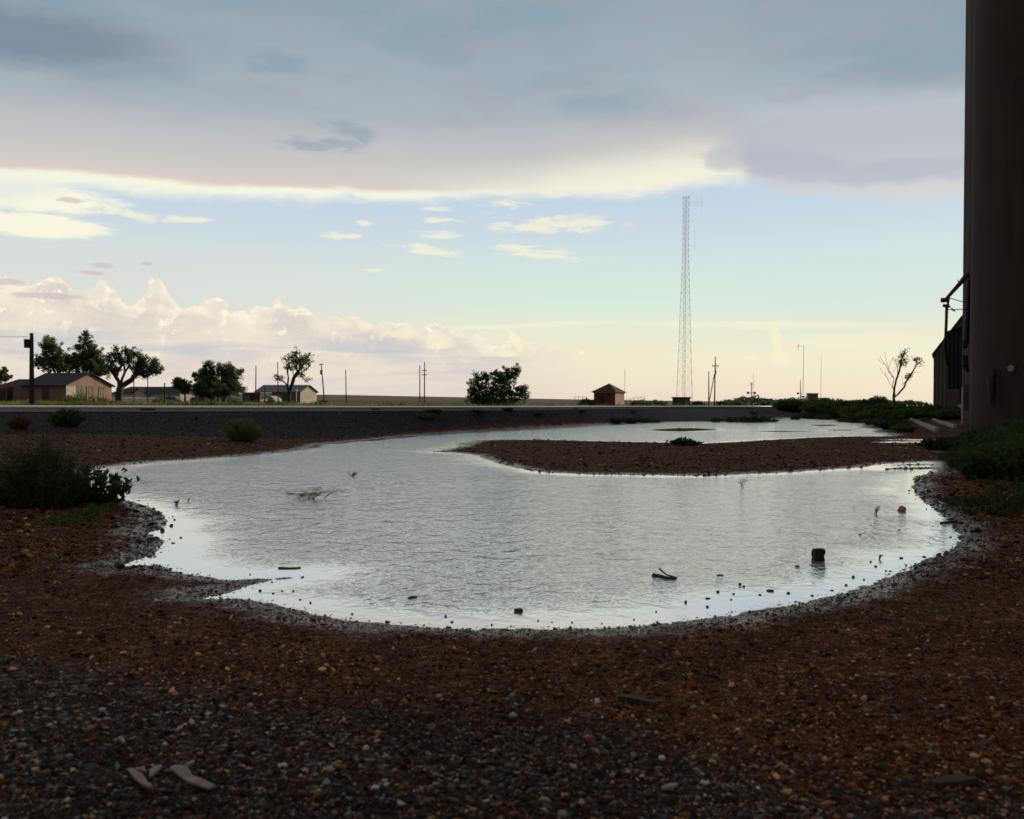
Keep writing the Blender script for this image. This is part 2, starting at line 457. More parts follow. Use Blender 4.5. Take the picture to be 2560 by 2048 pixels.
def poly_world(pts, k=2560 / 2156):
    return np.array([[ground(x * k, y * k).x, ground(x * k, y * k).y] for x, y in pts])
SHORE = poly_world([(150, 1001), (230, 982), (330, 972), (430, 966), (560, 955), (640, 945), (665, 936), (700, 933), (760, 928), (860, 918), (960, 911), (1060, 906), (1160, 901),
    (1250, 896), (1370, 890), (1470, 888), (1530, 889), (1600, 889), (1625, 884), (1640, 879), (1700, 881), (1790, 886), (1845, 892), (1835, 896), (1808, 899), (1860, 905),
    (1845, 909), (1890, 915), (1868, 919), (1780, 919), (1700, 922), (1620, 926), (1540, 931), (1470, 934), (1400, 932), (1250, 929), (1130, 926), (1010, 928), (990, 933), (975, 940),
    (940, 947), (912, 951), (960, 954), (1005, 958), (1020, 966), (1050, 976), (1100, 988), (1150, 995), (1240, 999), (1400, 1001), (1500, 1002), (1560, 999), (1640, 996), (1700, 992), (1780, 987),
    (1820, 983), (1860, 977), (1960, 972), (2006, 974), (2000, 983), (2010, 990), (1960, 996), (1926, 1003), (1922, 1030), (1930, 1045), (1958, 1065), (1985, 1085), (2005, 1105), (2020, 1130), (2018, 1148),
    (1990, 1165), (1950, 1178), (1900, 1205), (1840, 1228), (1750, 1256), (1640, 1278), (1560, 1292), (1480, 1303), (1380, 1315), (1250, 1322), (1100, 1324), (980, 1323), (850, 1318),
    (760, 1310), (700, 1300), (640, 1289), (590, 1275), (545, 1264), (500, 1261), (440, 1260), (490, 1245), (560, 1225), (620, 1216), (560, 1219), (490, 1221), (440, 1215), (370, 1203), (340, 1190), (290, 1190), (245, 1196), (270, 1186), (320, 1170),
    (338, 1150), (345, 1138), (312, 1122), (345, 1112), (352, 1098), (345, 1082), (310, 1066), (262, 1052), (200, 1040), (160, 1022)])
BARS = [poly_world([(1365, 905), (1420, 902), (1500, 903), (1510, 906), (1440, 909), (1380, 908)]),
        poly_world([(1560, 907.5), (1650, 908), (1740, 910), (1640, 910.5)]),
        poly_world([(1700, 895), (1750, 894), (1780, 896), (1730, 898)]),
        poly_world([(1750, 905), (1810, 905.5), (1800, 907), (1740, 907)]),
        poly_world([(1880, 985), (1960, 983), (1990, 986), (1940, 989), (1860, 989)]),
        poly_world([(1850, 980), (1930, 977), (1990, 979), (1930, 980.5)])]
POOLS = [poly_world([(1862, 925.5), (1910, 925), (1960, 926), (1920, 927.5)]), poly_world([(1880, 929), (1950, 930), (1915, 933), (1850, 932)]),
         poly_world([(1990, 938), (2040, 938), (2030, 940.5)]),
         poly_world([(1975, 950), (2030, 951), (2060, 953), (2000, 954)])]

def sdist(P, poly):
    """signed distance, negative inside"""
    x, y = P[:, 0], P[:, 1]
    d2 = np.full(len(P), 1e18); inside = np.zeros(len(P), bool)
    n = len(poly)
    for i in range(n):
        a, b = poly[i], poly[(i + 1) % n]
        e = b - a; w0 = x - a[0]; w1 = y - a[1]
        t = np.clip((w0 * e[0] + w1 * e[1]) / (e @ e), 0, 1)
        d2 = np.minimum(d2, (w0 - t * e[0]) ** 2 + (w1 - t * e[1]) ** 2)
        c = (a[1] > y) != (b[1] > y)
        with np.errstate(divide='ignore', invalid='ignore'):
            xi = (b[0] - a[0]) * (y - a[1]) / (b[1] - a[1]) + a[0]
        inside ^= c & (x < xi)
    d = np.sqrt(d2)
    return np.where(inside, -d, d)

_perm = RNG.permutation(4096)
_val = RNG.random(4096)
def vnoise(x, y):
    xi = np.floor(x).astype(int); yi = np.floor(y).astype(int); fx = x - xi; fy = y - yi
    fx = fx * fx * (3 - 2 * fx); fy = fy * fy * (3 - 2 * fy)
    h = lambda i, j: _val[(_perm[(i & 4095)] + j * 57) & 4095]
    return (h(xi, yi) * (1 - fx) + h(xi + 1, yi) * fx) * (1 - fy) + (h(xi, yi + 1) * (1 - fx) + h(xi + 1, yi + 1) * fx) * fy
def fbm(x, y, s, o=4):
    r = 0; a = 0.5
    for k in range(o):
        r = r + a * (vnoise(x * s + 17.3 * k, y * s - 9.1 * k) - 0.5); a *= 0.5; s *= 2.03
    return r
def sstep(a, b, x):
    t = np.clip((x - a) / (b - a), 0, 1); return t * t * (3 - 2 * t)

def water_sd(P):
    s = sdist(P, SHORE)
    for b in BARS: s = np.maximum(s, -sdist(P, b))
    for b in POOLS: s = np.minimum(s, sdist(P, b))
    return s
def height(x, y, extra=None):
    x = np.asarray(x, float); y = np.asarray(y, float)
    r = np.hypot(x, y)
    P = np.stack([x, y], 1)
    s = np.full(len(x), 50.0)
    near = (r < 135)
    if near.any(): s[near] = water_sd(P[near])
    q = q_of(x, y)
    amp = 0.25 + 0.75 * sstep(4, 30, r)
    nz = fbm(x, y, 1.4, 5)
    fine = fbm(x, y, 9.0, 4)
    out = 0.34 * (1 - np.exp(-np.maximum(s, 0) / 9.0)) + 0.012 * sstep(0, 0.3, s)
    out = out + nz * 0.09 * amp * sstep(0.0, 3.0, s) + nz * 0.010 * amp + fine * (0.011 + 0.01 * sstep(0.1, 1.5, s))
    k_in = np.exp(np.minimum(s, 0) / 0.45)
    lo_ = sstep(17, 24, y) * (np.abs(x / np.maximum(y, 5)) < 0.6)
    out = out * (1 - 0.72 * lo_)
    inn = np.maximum(s * 0.12, -0.16) + (nz * 0.012 * amp + fine * 0.016) * k_in
    z = np.where(s > 0, out, inn)
    w = np.maximum(s, 0) / (np.maximum(s, 0) + np.maximum(q - 1.7, 0) + 1e-6)
    w = w * sstep(48, 36, q) * sstep(0.46, 0.36, np.where(y > 5, x / np.maximum(y, 5), -1))
    if extra is not None: extra['w'] = np.maximum(sstep(9.5, 5.5, q) * sstep(0.1, 1.4, s) * (q > 0), (q <= 1.8) * 1.0); extra['q'] = q; extra['s'] = s
    BED = 1.0
    zb = z0 = np.where(s > 0, out, inn)
    z = z0 + (BED + fbm(x, y, 2.0, 4) * 0.12 * (1 - w) * (w > 0) + fine * 0.03 - z0) * w ** 1.6 * (s > 0)
    far = 0.62 + (BED - 0.62) * sstep(-9.5, -6.6, q) + fine * 0.03
    z = np.where(q < 1.7, np.where(q > -6.6, BED + fine * 0.015, far), z)
    # the plain: a very gentle rise far out, higher to the west
    a = np.arctan2(x, y)
    rise = np.interp(a, [-0.9, -0.55, -0.17, 0.05, 0.3, 0.5, 0.9], [0.0075, 0.0068, 0.0058, 0.0033, 0.0014, 0.0, 0.0])
    t = sstep(300, 1500, r)
    z = z + t * (1500 * rise + 0.9 * (q < 0) + 0.3) * np.where(r > 1500, 1 - sstep(1500, 5000, r) * 0.8, 1)
    z = z + fbm(x, y, 0.02, 3) * 0.5 * sstep(60, 400, r) * (a < 0.42)
    return z
def H(x, y): return float(height([x], [y])[0])
def gp_(px, py):
    """the first place where the ray through a picture point meets the ground"""
    d = ray(px, py); t = np.geomspace(2.5, 160, 900)
    x, y, z = d.x * t, d.y * t, CAM_Z + d.z * t
    g_ = height(x, y); k = int(np.argmax(z < g_))
    if not (z < g_).any(): k = len(t) - 1
    return Vector((x[k], y[k], g_[k]))

# polar sheet of ground: fine near the puddle, coarse out to the horizon
aa = np.concatenate([np.linspace(-math.pi, -0.62, 90, endpoint=False), np.linspace(-0.62, 0.62, 880, endpoint=False), np.linspace(0.62, math.pi, 90, endpoint=False)])
def rings(segs):
    out = []
    for a, b, n in segs: out.append(np.geomspace(a, b, n, endpoint=False))
    return np.concatenate(out + [[segs[-1][1]]])
rr_ = rings([(0.4, 2.4, 24), (2.4, 30, 520), (30, 130, 300), (130, 1500, 110), (1500, 14000, 26)])
RA, AA = np.meshgrid(rr_, aa, indexing='ij')
gx = (RA * np.sin(AA)).ravel(); gy = (RA * np.cos(AA)).ravel()
gz = np.empty_like(gx)
gw = np.empty_like(gx); gq = np.empty_like(gx); gs = np.empty_like(gx)
for k in range(0, len(gx), 60000):
    ex = {}; gz[k:k + 60000] = height(gx[k:k + 60000], gy[k:k + 60000], ex); gw[k:k + 60000] = ex['w']; gq[k:k + 60000] = ex['q']; gs[k:k + 60000] = ex['s']
nr, na = len(rr_), len(aa)
ii, jj = np.meshgrid(np.arange(nr - 1), np.arange(na), indexing='ij')
j2 = (jj + 1) % na
FQ = np.stack([ii * na + jj, (ii + 1) * na + jj, (ii + 1) * na + j2, ii * na + j2], -1).reshape(-1, 4)
c0 = len(gx)
# centre cap
gx = np.append(gx, 0); gy = np.append(gy, 0); gz = np.append(gz, H(0.0, 0.01)); gw = np.append(gw, 0); gq = np.append(gq, 50); gs = np.append(gs, 6)
capf = np.stack([np.full(na, c0), np.arange(na), (np.arange(na) + 1) % na, (np.arange(na) + 1) % na], -1)

# ground material
gm, q, p = material('ground_gravel_and_grass')
geo = q.node('ShaderNodeNewGeometry'); P = geo.outputs['Position']
sx = q.node('ShaderNodeSeparateXYZ'); q.put(sx.inputs[0], P)
px_, py_, pz_ = (X(q, s) for s in sx.outputs)
aq = q.node('ShaderNodeAttribute'); aq.attribute_name = 'to_track'; qq = X(q, aq.outputs['Fac'])
aw = q.node('ShaderNodeAttribute'); aw.attribute_name = 'bank'; bank_a = X(q, aw.outputs['Fac'])
rad = q.m('SQRT', px_ * px_ + py_ * py_)
n1 = q.noise(P, 0.35, 5, 0.6); n2 = q.noise(P, 2.2, 5, 0.6); n3 = q.noise(P, 14.0, 4, 0.6)
vs = q.voro(P, 38.0, out='Color'); vd = q.voro(P, 38.0)
vs2 = q.voro(P, 13.0, out='Color')
sep1 = q.node('ShaderNodeSeparateColor'); q.put(sep1.inputs[0], vs)
sep2 = q.node('ShaderNodeSeparateColor'); q.put(sep2.inputs[0], vs2)
pr = X(q, sep1.outputs[0]); pr2 = X(q, sep2.outputs[0])
stones = [(0.0, (0.022, 0.009, 0.006)), (0.35, (0.070, 0.024, 0.011)), (0.60, (0.12, 0.043, 0.016)), (0.80, (0.17, 0.072, 0.026)), (0.95, (0.2, 0.12, 0.06)), (0.985, (0.28, 0.25, 0.21)), (1.0, (0.35, 0.33, 0.3))]
red = q.ramp(pr, stones)
red2 = q.ramp(pr2, stones)
dirt = q.mix(0.35, red, red2)
dirt = q.mix(q.step(0.42, 0.62, n2) * 0.55, dirt, (0.020, 0.010, 0.008))
dirt = q.mix(q.step(0.45, 0.65, n1) * 0.35, dirt, (0.065, 0.034, 0.016))
# dark bluish railway ballast
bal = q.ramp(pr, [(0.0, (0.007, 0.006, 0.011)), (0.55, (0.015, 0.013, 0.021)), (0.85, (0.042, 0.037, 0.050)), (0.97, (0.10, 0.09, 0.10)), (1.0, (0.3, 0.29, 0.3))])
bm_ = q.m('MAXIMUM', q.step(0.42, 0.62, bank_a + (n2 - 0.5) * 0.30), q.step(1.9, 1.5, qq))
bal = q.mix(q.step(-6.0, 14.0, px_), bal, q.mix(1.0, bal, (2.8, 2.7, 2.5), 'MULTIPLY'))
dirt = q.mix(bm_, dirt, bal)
# grey broken stone in the corner by the photographer
gc = q.step(4.6, 3.7, py_ + px_ * 0.40 + (n2 - 0.5) * 1.6)
dirt = q.mix(gc * 0.8, dirt, q.ramp(pr, [(0.0, (0.010, 0.011, 0.013)), (0.55, (0.030, 0.031, 0.034)), (0.85, (0.085, 0.09, 0.092)), (0.96, (0.22, 0.22, 0.21)), (1.0, (0.45, 0.44, 0.42))]))
# grass and field
gn = q.noise(P, 0.05, 5, 0.6); gn2 = q.noise(P, 1.3, 5, 0.65)
grass = q.mix(q.step(0.35, 0.65, gn2), (0.055, 0.075, 0.018), (0.12, 0.125, 0.035))
crop = q.mix(q.step(0.4, 0.6, gn), (0.045, 0.075, 0.022), (0.085, 0.10, 0.035))
plain = q.mix(q.step(0.4, 0.6, gn), (0.16, 0.14, 0.13), (0.12, 0.12, 0.115))
fieldc = q.mix(q.step(90, 200, rad + (gn - 0.5) * 60), grass, crop)
fieldc = q.mix(q.step(420, 700, rad + (gn - 0.5) * 200), fieldc, plain)
col = q.mix(q.step(-7.0, -8.6, qq + (n2 - 0.5) * 2.0), dirt, fieldc)
col = q.mix(q.step(150, 260, rad), col, fieldc)
# wet margin: darker and shinier just above the water line
ash = q.node('ShaderNodeAttribute'); ash.attribute_name = 'shore'
wet = q.step(0.65, 0.05, X(q, ash.outputs['Fac']) + (n2 - 0.5) * 1.0 + (n3 - 0.5) * 0.5)
col = q.mix(wet * 0.45, col, q.mix(1.0, col, (0.45, 0.45, 0.5), 'MULTIPLY'))
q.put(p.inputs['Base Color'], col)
q.put(p.inputs['Roughness'], q.m('MAXIMUM', q.step(0.0, 1.0, wet, 0.85, 0.30) + (n3 - 0.5) * 0.3, 0.12))
q.put(p.inputs['Specular IOR Level'], q.step(0.0, 1.0, wet, 0.06, 0.5))
bp = q.node('ShaderNodeBump'); bp.inputs['Strength'].default_value = 0.9; bp.inputs['Distance'].default_value = 0.012
q.put(bp.inputs['Height'], vd * -0.8 + q.voro(P, 95.0) * -0.35 + n3 * 0.5)
q.t.links.new(bp.outputs[0], p.inputs['Normal'])

gme = mesh_np('ground', np.stack([gx, gy, gz], 1), np.concatenate([FQ]), smooth=True, attrs={'bank': gw, 'to_track': gq, 'shore': gs})
gobj = link('ground', gme, gm); tag(gobj, kind='structure')

# ------------------------------------------------------------------ water
wr = rings([(4.0, 30, 260), (30, 125, 170)]); wa = np.linspace(-0.50, 0.52, 420)
RW, AW = np.meshgrid(wr, wa, indexing='ij')
wx = (RW * np.sin(AW)).ravel(); wy = (RW * np.cos(AW)).ravel()
ws = water_sd(np.stack([wx, wy], 1))
nr, na = len(wr), len(wa)
ii, jj = np.meshgrid(np.arange(nr - 1), np.arange(na - 1), indexing='ij')
WQ = np.stack([ii * na + jj, (ii + 1) * na + jj, (ii + 1) * na + jj + 1, ii * na + jj + 1], -1).reshape(-1, 4)
keep = (ws[WQ].min(1) < 1.2) & (q_of(wx, wy)[WQ].min(1) > 2.0)
WQ = WQ[keep]
used = np.unique(WQ); remap = np.full(len(wx), -1); remap[used] = np.arange(len(used)); WQ = remap[WQ]
wx, wy, ws = wx[used], wy[used], ws[used]
wme = mesh_np('water', np.stack([wx, wy, np.zeros_like(wx)], 1), WQ, smooth=True, attrs={'shore': -ws})
wm, q, p = material('muddy_water')
P = q.node('ShaderNodeNewGeometry').outputs['Position']
a = q.node('ShaderNodeAttribute'); a.attribute_name = 'shore'
sh = X(q, a.outputs['Fac'])
mp = q.node('ShaderNodeMapping'); mp.inputs['Rotation'].default_value = (0, 0, 0.25); mp.inputs['Scale'].default_value = (1.15, 0.75, 1.0); q.put(mp.inputs[0], P)
w_a = q.noise(mp.outputs[0], 3.6, 2, 0.45, 0.8)
w_b = q.noise(P, 30.0, 2, 0.5, 0.2)
gust = q.noise(P, 0.5, 3, 0.5)
depthm = q.step(0.10, 1.15, sh + (gust - 0.5) * 1.2)
w_c = q.noise(P, 11.0, 2, 0.5, 0.4)
h = w_a * q.step(0.3, 0.6, gust, 0.6, 1.0) + w_b * 0.12 + w_c * 0.32
bp = q.node('ShaderNodeBump'); bp.inputs['Distance'].default_value = 0.075
q.put(bp.inputs['Strength'], depthm * 0.9 + 0.05); q.put(bp.inputs['Height'], h)
q.t.links.new(bp.outputs[0], p.inputs['Normal'])
q.put(p.inputs['Base Color'], q.mix(q.step(0.0, 1.2, sh), (0.86, 0.83, 0.77), (0.88, 0.865, 0.82)))
p.inputs['Roughness'].default_value = 0.09; p.inputs['Metallic'].default_value = 0.75
p.inputs['IOR'].default_value = 2.2
wobj = link('water', wme, wm); tag(wobj, kind='structure')

# ------------------------------------------------------------------ shared materials
M = {}
M['rail'] = worn('rail_steel', (0.34, 0.34, 0.37), (0.40, 0.40, 0.42), 2, 0.7)
M['railhead'] = worn('polished_rail_head', (0.92, 0.90, 0.84), (0.84, 0.82, 0.77), 8, 0.42, metal=0.7)
M['tie'] = worn('creosoted_wood', (0.03, 0.024, 0.02), (0.06, 0.05, 0.045), 5, 0.9)
M['pole'] = worn('pole_wood', (0.075, 0.045, 0.032), (0.04, 0.025, 0.02), 3, 0.9, streak=(1, 1, .1))
M['metal'] = worn('dull_galvanised_metal', (0.30, 0.30, 0.30), (0.22, 0.22, 0.23), 3, 0.55, metal=0.4)
M['dark'] = worn('dark_iron', (0.02, 0.018, 0.02), (0.035, 0.028, 0.026), 4, 0.7)
M['wire'] = worn('wire', (0.05, 0.05, 0.055), (0.07, 0.07, 0.07), 3, 0.6)
M['brick_house'] = brick('rosy_house_brick', (0.26, 0.125, 0.095), (0.32, 0.165, 0.125), (0.30, 0.25, 0.22))
M['brick_sun_tint'] = brick('sun_tinted_brick', (0.40, 0.25, 0.19), (0.46, 0.29, 0.22), (0.42, 0.34, 0.29))  # sun-facing copy of the brick, sunlight painted in as a paler tone
M['brick_red'] = brick('red_hut_brick', (0.20, 0.035, 0.022), (0.25, 0.05, 0.03), (0.22, 0.12, 0.1))
M['roof_dark'] = worn('dark_shingle_roof', (0.022, 0.024, 0.032), (0.04, 0.042, 0.052), 1.2, 0.9, 0.02, 8)
M['roof_blue'] = worn('blue_grey_metal_roof', (0.10, 0.135, 0.16), (0.13, 0.165, 0.19), 0.7, 0.6)
M['roof_brown'] = worn('brown_shingle_roof', (0.045, 0.03, 0.025), (0.075, 0.05, 0.04), 1.5, 0.9)
M['siding'] = worn('white_siding', (0.62, 0.60, 0.56), (0.5, 0.48, 0.45), 1.5, 0.7)
M['cream'] = worn('cream_render', (0.55, 0.50, 0.43), (0.46, 0.42, 0.36), 0.8, 0.85)
M['beige'] = worn('beige_painted_panel', (0.34, 0.27, 0.20), (0.27, 0.21, 0.155), 1.0, 0.75)
M['shelter'] = worn('weathered_shelter_wall', (0.13, 0.115, 0.10), (0.09, 0.08, 0.07), 1.0, 0.85)
M['white'] = worn('white_paint', (0.75, 0.74, 0.71), (0.55, 0.54, 0.52), 3, 0.6)
M['board'] = worn('grey_boards', (0.16, 0.13, 0.11), (0.22, 0.18, 0.15), 3, 0.85)
M['glass'] = worn('dark_window_glass', (0.012, 0.014, 0.018), (0.02, 0.022, 0.026), 1, 0.15)
M['glass_pale'] = worn('window_with_pale_blind', (0.62, 0.62, 0.58), (0.5, 0.5, 0.48), 1, 0.4)
M['concrete'] = None
m, q, p = material('silo_concrete')
t = q.node('ShaderNodeTexCoord').outputs['Object']
mp = q.node('ShaderNodeMapping'); mp.inputs['Scale'].default_value = (1, 1, 0.08); q.put(mp.inputs[0], t)
s1 = q.noise(mp.outputs[0], 1.6, 6, 0.65); s2 = q.noise(t, 0.35, 4, 0.6)
sxx = q.node('ShaderNodeSeparateXYZ'); q.put(sxx.inputs[0], t)
lift = q.m('SINE', X(q, sxx.outputs[2]) * 5.1)
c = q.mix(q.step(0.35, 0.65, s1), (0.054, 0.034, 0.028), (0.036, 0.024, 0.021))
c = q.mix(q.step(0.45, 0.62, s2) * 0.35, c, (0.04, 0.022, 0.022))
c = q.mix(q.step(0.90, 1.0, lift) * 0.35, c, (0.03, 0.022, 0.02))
q.put(p.inputs['Base Color'], c); p.inputs['Roughness'].default_value = 0.92
b = q.node('ShaderNodeBump'); b.inputs['Distance'].default_value = 0.02; b.inputs['Strength'].default_value = 0.7
q.put(b.inputs['Height'], q.noise(t, 3.0, 6, 0.7) + lift * 0.12); q.t.links.new(b.outputs[0], p.inputs['Normal'])
M['concrete'] = m
M['slab'] = worn('pale_concrete', (0.40, 0.38, 0.35), (0.28, 0.26, 0.24), 2, 0.85)
M['corr'] = corrugated('pale_corrugated_wall', (0.17, 0.185, 0.16), (0.125, 0.14, 0.125), 12.0)
M['navy'] = corrugated('navy_corrugated_wall', (0.018, 0.020, 0.042), (0.028, 0.028, 0.05), 14.0)
M['rust'] = worn('rusty_spout_metal', (0.17, 0.06, 0.04), (0.10, 0.045, 0.035), 3, 0.7)
M['rustred'] = worn('red_painted_metal', (0.25, 0.04, 0.025), (0.14, 0.03, 0.02), 3, 0.6)
M['hose'] = worn('dark_rubber_hose', (0.02, 0.013, 0.013), (0.035, 0.02, 0.018), 5, 0.7)

def gnd(px, Y, dz=0.0):
    """point on the ground in the column px at depth Y"""
    d = ray(px, 1010); x = d.x / d.y * Y
    return Vector((x, Y, H(x, Y) + dz))
RZ = -math.radians(24.46)

# ------------------------------------------------------------------ railway track
def offset_line(off, i0=0, i1=None):
    P_ = TRACK[i0:i1]; T_ = np.gradient(P_, axis=0); T_ /= np.linalg.norm(T_, axis=1)[:, None]
    return P_ + np.stack([T_[:, 1], -T_[:, 0]], 1) * off
def sweep(mb, line, prof, z0):
    """prof: closed (sideways, up) outline swept along a plan line"""
    T_ = np.gradient(line, axis=0); T_ /= np.linalg.norm(T_, axis=1)[:, None]; Nn = np.stack([T_[:, 1], -T_[:, 0]], 1)
    n = len(prof); v = [(p[0] + N_[0] * u, p[1] + N_[1] * u, z0 + h_) for p, N_ in zip(line, Nn) for u, h_ in prof]
    f = [(i * n + k, i * n + (k + 1) % n, (i + 1) * n + (k + 1) % n, (i + 1) * n + k) for i in range(len(line) - 1) for k in range(n)]
    f += [tuple(range(n)), tuple((len(line) - 1) * n + k for k in range(n))]
    return mb.add(v, f)
def track(off, label):
    o0 = Vector((0, 0, 1.0))
    root = empty('railway_track', o0, 0, label, 'railway track')
    web = [(-0.08, 0.035), (0.08, 0.035), (0.08, 0.055), (0.022, 0.075), (0.020, 0.185), (-0.020, 0.185), (-0.022, 0.075), (-0.08, 0.055)]
    head = [(-0.040, 0.186), (0.040, 0.186), (0.042, 0.205), (0.037, 0.222), (0.026, 0.235), (0.010, 0.242), (-0.010, 0.242), (-0.026, 0.235), (-0.037, 0.222), (-0.042, 0.205)]
    for sy in (-0.74, 0.74):
        ln = offset_line(off + sy)
        r = sweep(MB(), ln, web, 0).build('rail', M['rail'], root, smooth=False)
        sweep(MB(), ln, head, 0).build('rail_head', M['railhead'], r)
        if sy > 0:
            L_ = np.concatenate([[0], np.cumsum(np.linalg.norm(np.diff(ln, axis=0), axis=1))])
            for s_ in np.arange(L_[0] + 120.5, 420, 11.9):
                x, y = np.interp(s_, L_, ln[:, 0]), np.interp(s_, L_, ln[:, 1]); x2, y2 = np.interp(s_ + .6, L_, ln[:, 0]), np.interp(s_ + .6, L_, ln[:, 1])
                MB().beam((x, y, .12), (x2, y2, .12), .06, .07).build('joint_bar', M['dark'], r)
    tb = MB(); ln = offset_line(off); L_ = np.concatenate([[0], np.cumsum(np.linalg.norm(np.diff(ln, axis=0), axis=1))])
    for s_ in np.arange(90, 420, 0.58):
        x, y = np.interp(s_, L_, ln[:, 0]), np.interp(s_, L_, ln[:, 1]); x2, y2 = np.interp(s_ + .1, L_, ln[:, 0]), np.interp(s_ + .1, L_, ln[:, 1])
        nx, ny = (y2 - y) / .1, -(x2 - x) / .1
        tb.beam((x - nx * 1.3, y - ny * 1.3, -.04), (x + nx * 1.3, y + ny * 1.3, -.04), .23, .145)
    tag(tb.build('sleepers', M['tie'], root), kind='stuff')
track(0.0, 'railway line along the top of the dark stone bank beyond the puddle')
track(-4.3, 'second railway line seen as a thin bright streak just beyond the first')

# ------------------------------------------------------------------ buildings
def gable_roof(mb, x0, x1, y0, y1, ze, zr, over=0.4, th=0.14):
    ym = (y0 + y1) / 2; sl = (zr - ze) / (ym - y0)
    a0, a1 = y0 - over, y1 + over; zo = ze - over * sl
    mb.prism([(a0, zo), (ym, zr), (a1, zo), (a1, zo + th), (ym, zr + th), (a0, zo + th)], x0 - over, x1 + over, 'x')
def window(parent, x0, x1, z0, z1, face, pane, frame='white', at_=0.0, slats=0, slat_mat='board'):
    """face 'f': in the facade y = at_, looking to -y; face 's': in the side wall x = at_, looking to +x"""
    t = 0.07
    f = MB()
    def bx(mb, u0, u1, a, b, d0, d1):
        if face == 'f': mb.box(u0, u1, at_ - d1, at_ - d0, a, b)
        else: mb.box(at_ + d0, at_ + d1, u0, u1, a, b)
    bx(f, x0, x1, z0, z0 + t, -0.02, 0.06); bx(f, x0, x1, z1 - t, z1, -0.02, 0.06)
    bx(f, x0, x0 + t, z0 + t, z1 - t, -0.02, 0.055); bx(f, x1 - t, x1, z0 + t, z1 - t, -0.02, 0.055)
    fr = f.build('window', M[frame], parent)
    g_ = MB(); bx(g_, x0 + t, x1 - t, z0 + t, z1 - t, -0.01, 0.015); g_.build('pane', M[pane], fr)
    if slats:
        s_ = MB(); w = (x1 - x0 - 2 * t) / slats
        for k in range(slats):
            u = x0 + t + w * (k + 0.5)
            bx(s_, u - w * 0.22, u + w * 0.22, z0 + t + 0.002, z1 - t - 0.002, 0.017, 0.045)
        s_.build('slats', M[slat_mat], fr)
    return fr

# brick house beyond the track
c = gnd(163, 150)
h1 = empty('brick_house', c, RZ, 'low rosy brick house with a dark roof and barred gable windows', 'house')
L1, W1, E1, R1 = 15.0, 9.0, 3.15, 5.05
MB().box(-L1, 0, 0, W1, -0.5, E1).build('wall', M['brick_house'], h1)
MB().prism([(0.0, -0.5), (W1, -0.5), (W1, E1 - 0.05), (W1 / 2, R1 - 0.05), (0, E1 - 0.05)], 0.003, 0.12, 'x').build('gable_wall', M['brick_sun_tint'], h1)
rf = MB(); gable_roof(rf, -9.2, 0.1, 0, W1, E1, R1, 0.45)
gable_roof(rf, -L1, -9.3, 0.6, W1 - 1.5, E1 - 0.12, R1 - 1.0, 0.4)
rf.build('roof', M['roof_dark'], h1)
for u0, u1, z0, z1 in ((2.0, 3.3, 1.3, 3.0), (3.9, 5.2, 1.2, 3.0), (6.3, 7.7, 0.5, 3.0)):
    window(h1, u0, u1, z0, z1, 's', 'glass', 'board', 0.121, 4, 'cream')
MB().box(0.121, 0.17, 0.03, 1.9, 0.1, 2.95).build('siding', M['siding'], h1)
window(h1, -4.9, -3.6, 0.9, 3.0, 'f', 'glass', 'dark')
window(h1, -9.6, -8.2, 1.0, 3.0, 'f', 'board', 'brick_house')
d = MB().box(-12.9, -11.6, -0.05, 0.02, 0.0, 2.9).build('door', M['dark'], h1)
MB().box(-15.6, -13.4, -1.4, -0.003, -0.5, 2.6).build('porch', M['shelter'], h1)

# long pale house further off
c = gnd(280, 295)
h2 = empty('pale_house', c, RZ, 'long pale bungalow with a dark roof and small front gable behind the wire fence', 'house')
MB().box(0, 27, 0, 9, -0.5, 2.9).build('wall', M['cream'], h2)
rf = MB()
rf.add([(-.5, -.5, 2.85), (27.5, -.5, 2.85), (27.5, 9.5, 2.85), (-.5, 9.5, 2.85), (3, 4.5, 4.9), (24, 4.5, 4.9)], [(0, 1, 5, 4), (1, 2, 5), (2, 3, 4, 5), (3, 0, 4), (3, 2, 1, 0)])
rf.build('roof', M['roof_dark'], h2)
pg = MB().prism([(10.0, 0), (14.8, 0), (14.8, 2.9), (12.4, 4.2), (10.0, 2.9)], -1.6, -0.003, 'y').build('front_gable', M['siding'], h2)
MB().prism([(9.6, 2.75), (12.4, 4.25), (15.2, 2.75), (15.2, 2.95), (12.4, 4.45), (9.6, 2.95)], -2.0, -0.2, 'y').build('gable_roof', M['roof_dark'], pg)
window(h2, 11.6, 13.2, 0.9, 2.5, 'f', 'glass_pale', 'white', -1.601)
window(h2, 5.4, 7.4, 0.7, 2.3, 'f', 'glass_pale', 'white', 0.0)
window(h2, 16.2, 18.4, 0.8, 2.3, 'f', 'glass_pale', 'white', 0.0)
window(h2, 22.2, 24.0, 0.8, 2.3, 'f', 'glass', 'white', 0.0)
window(h2, 1.0, 2.6, 0.8, 2.3, 'f', 'glass', 'white', 0.0)

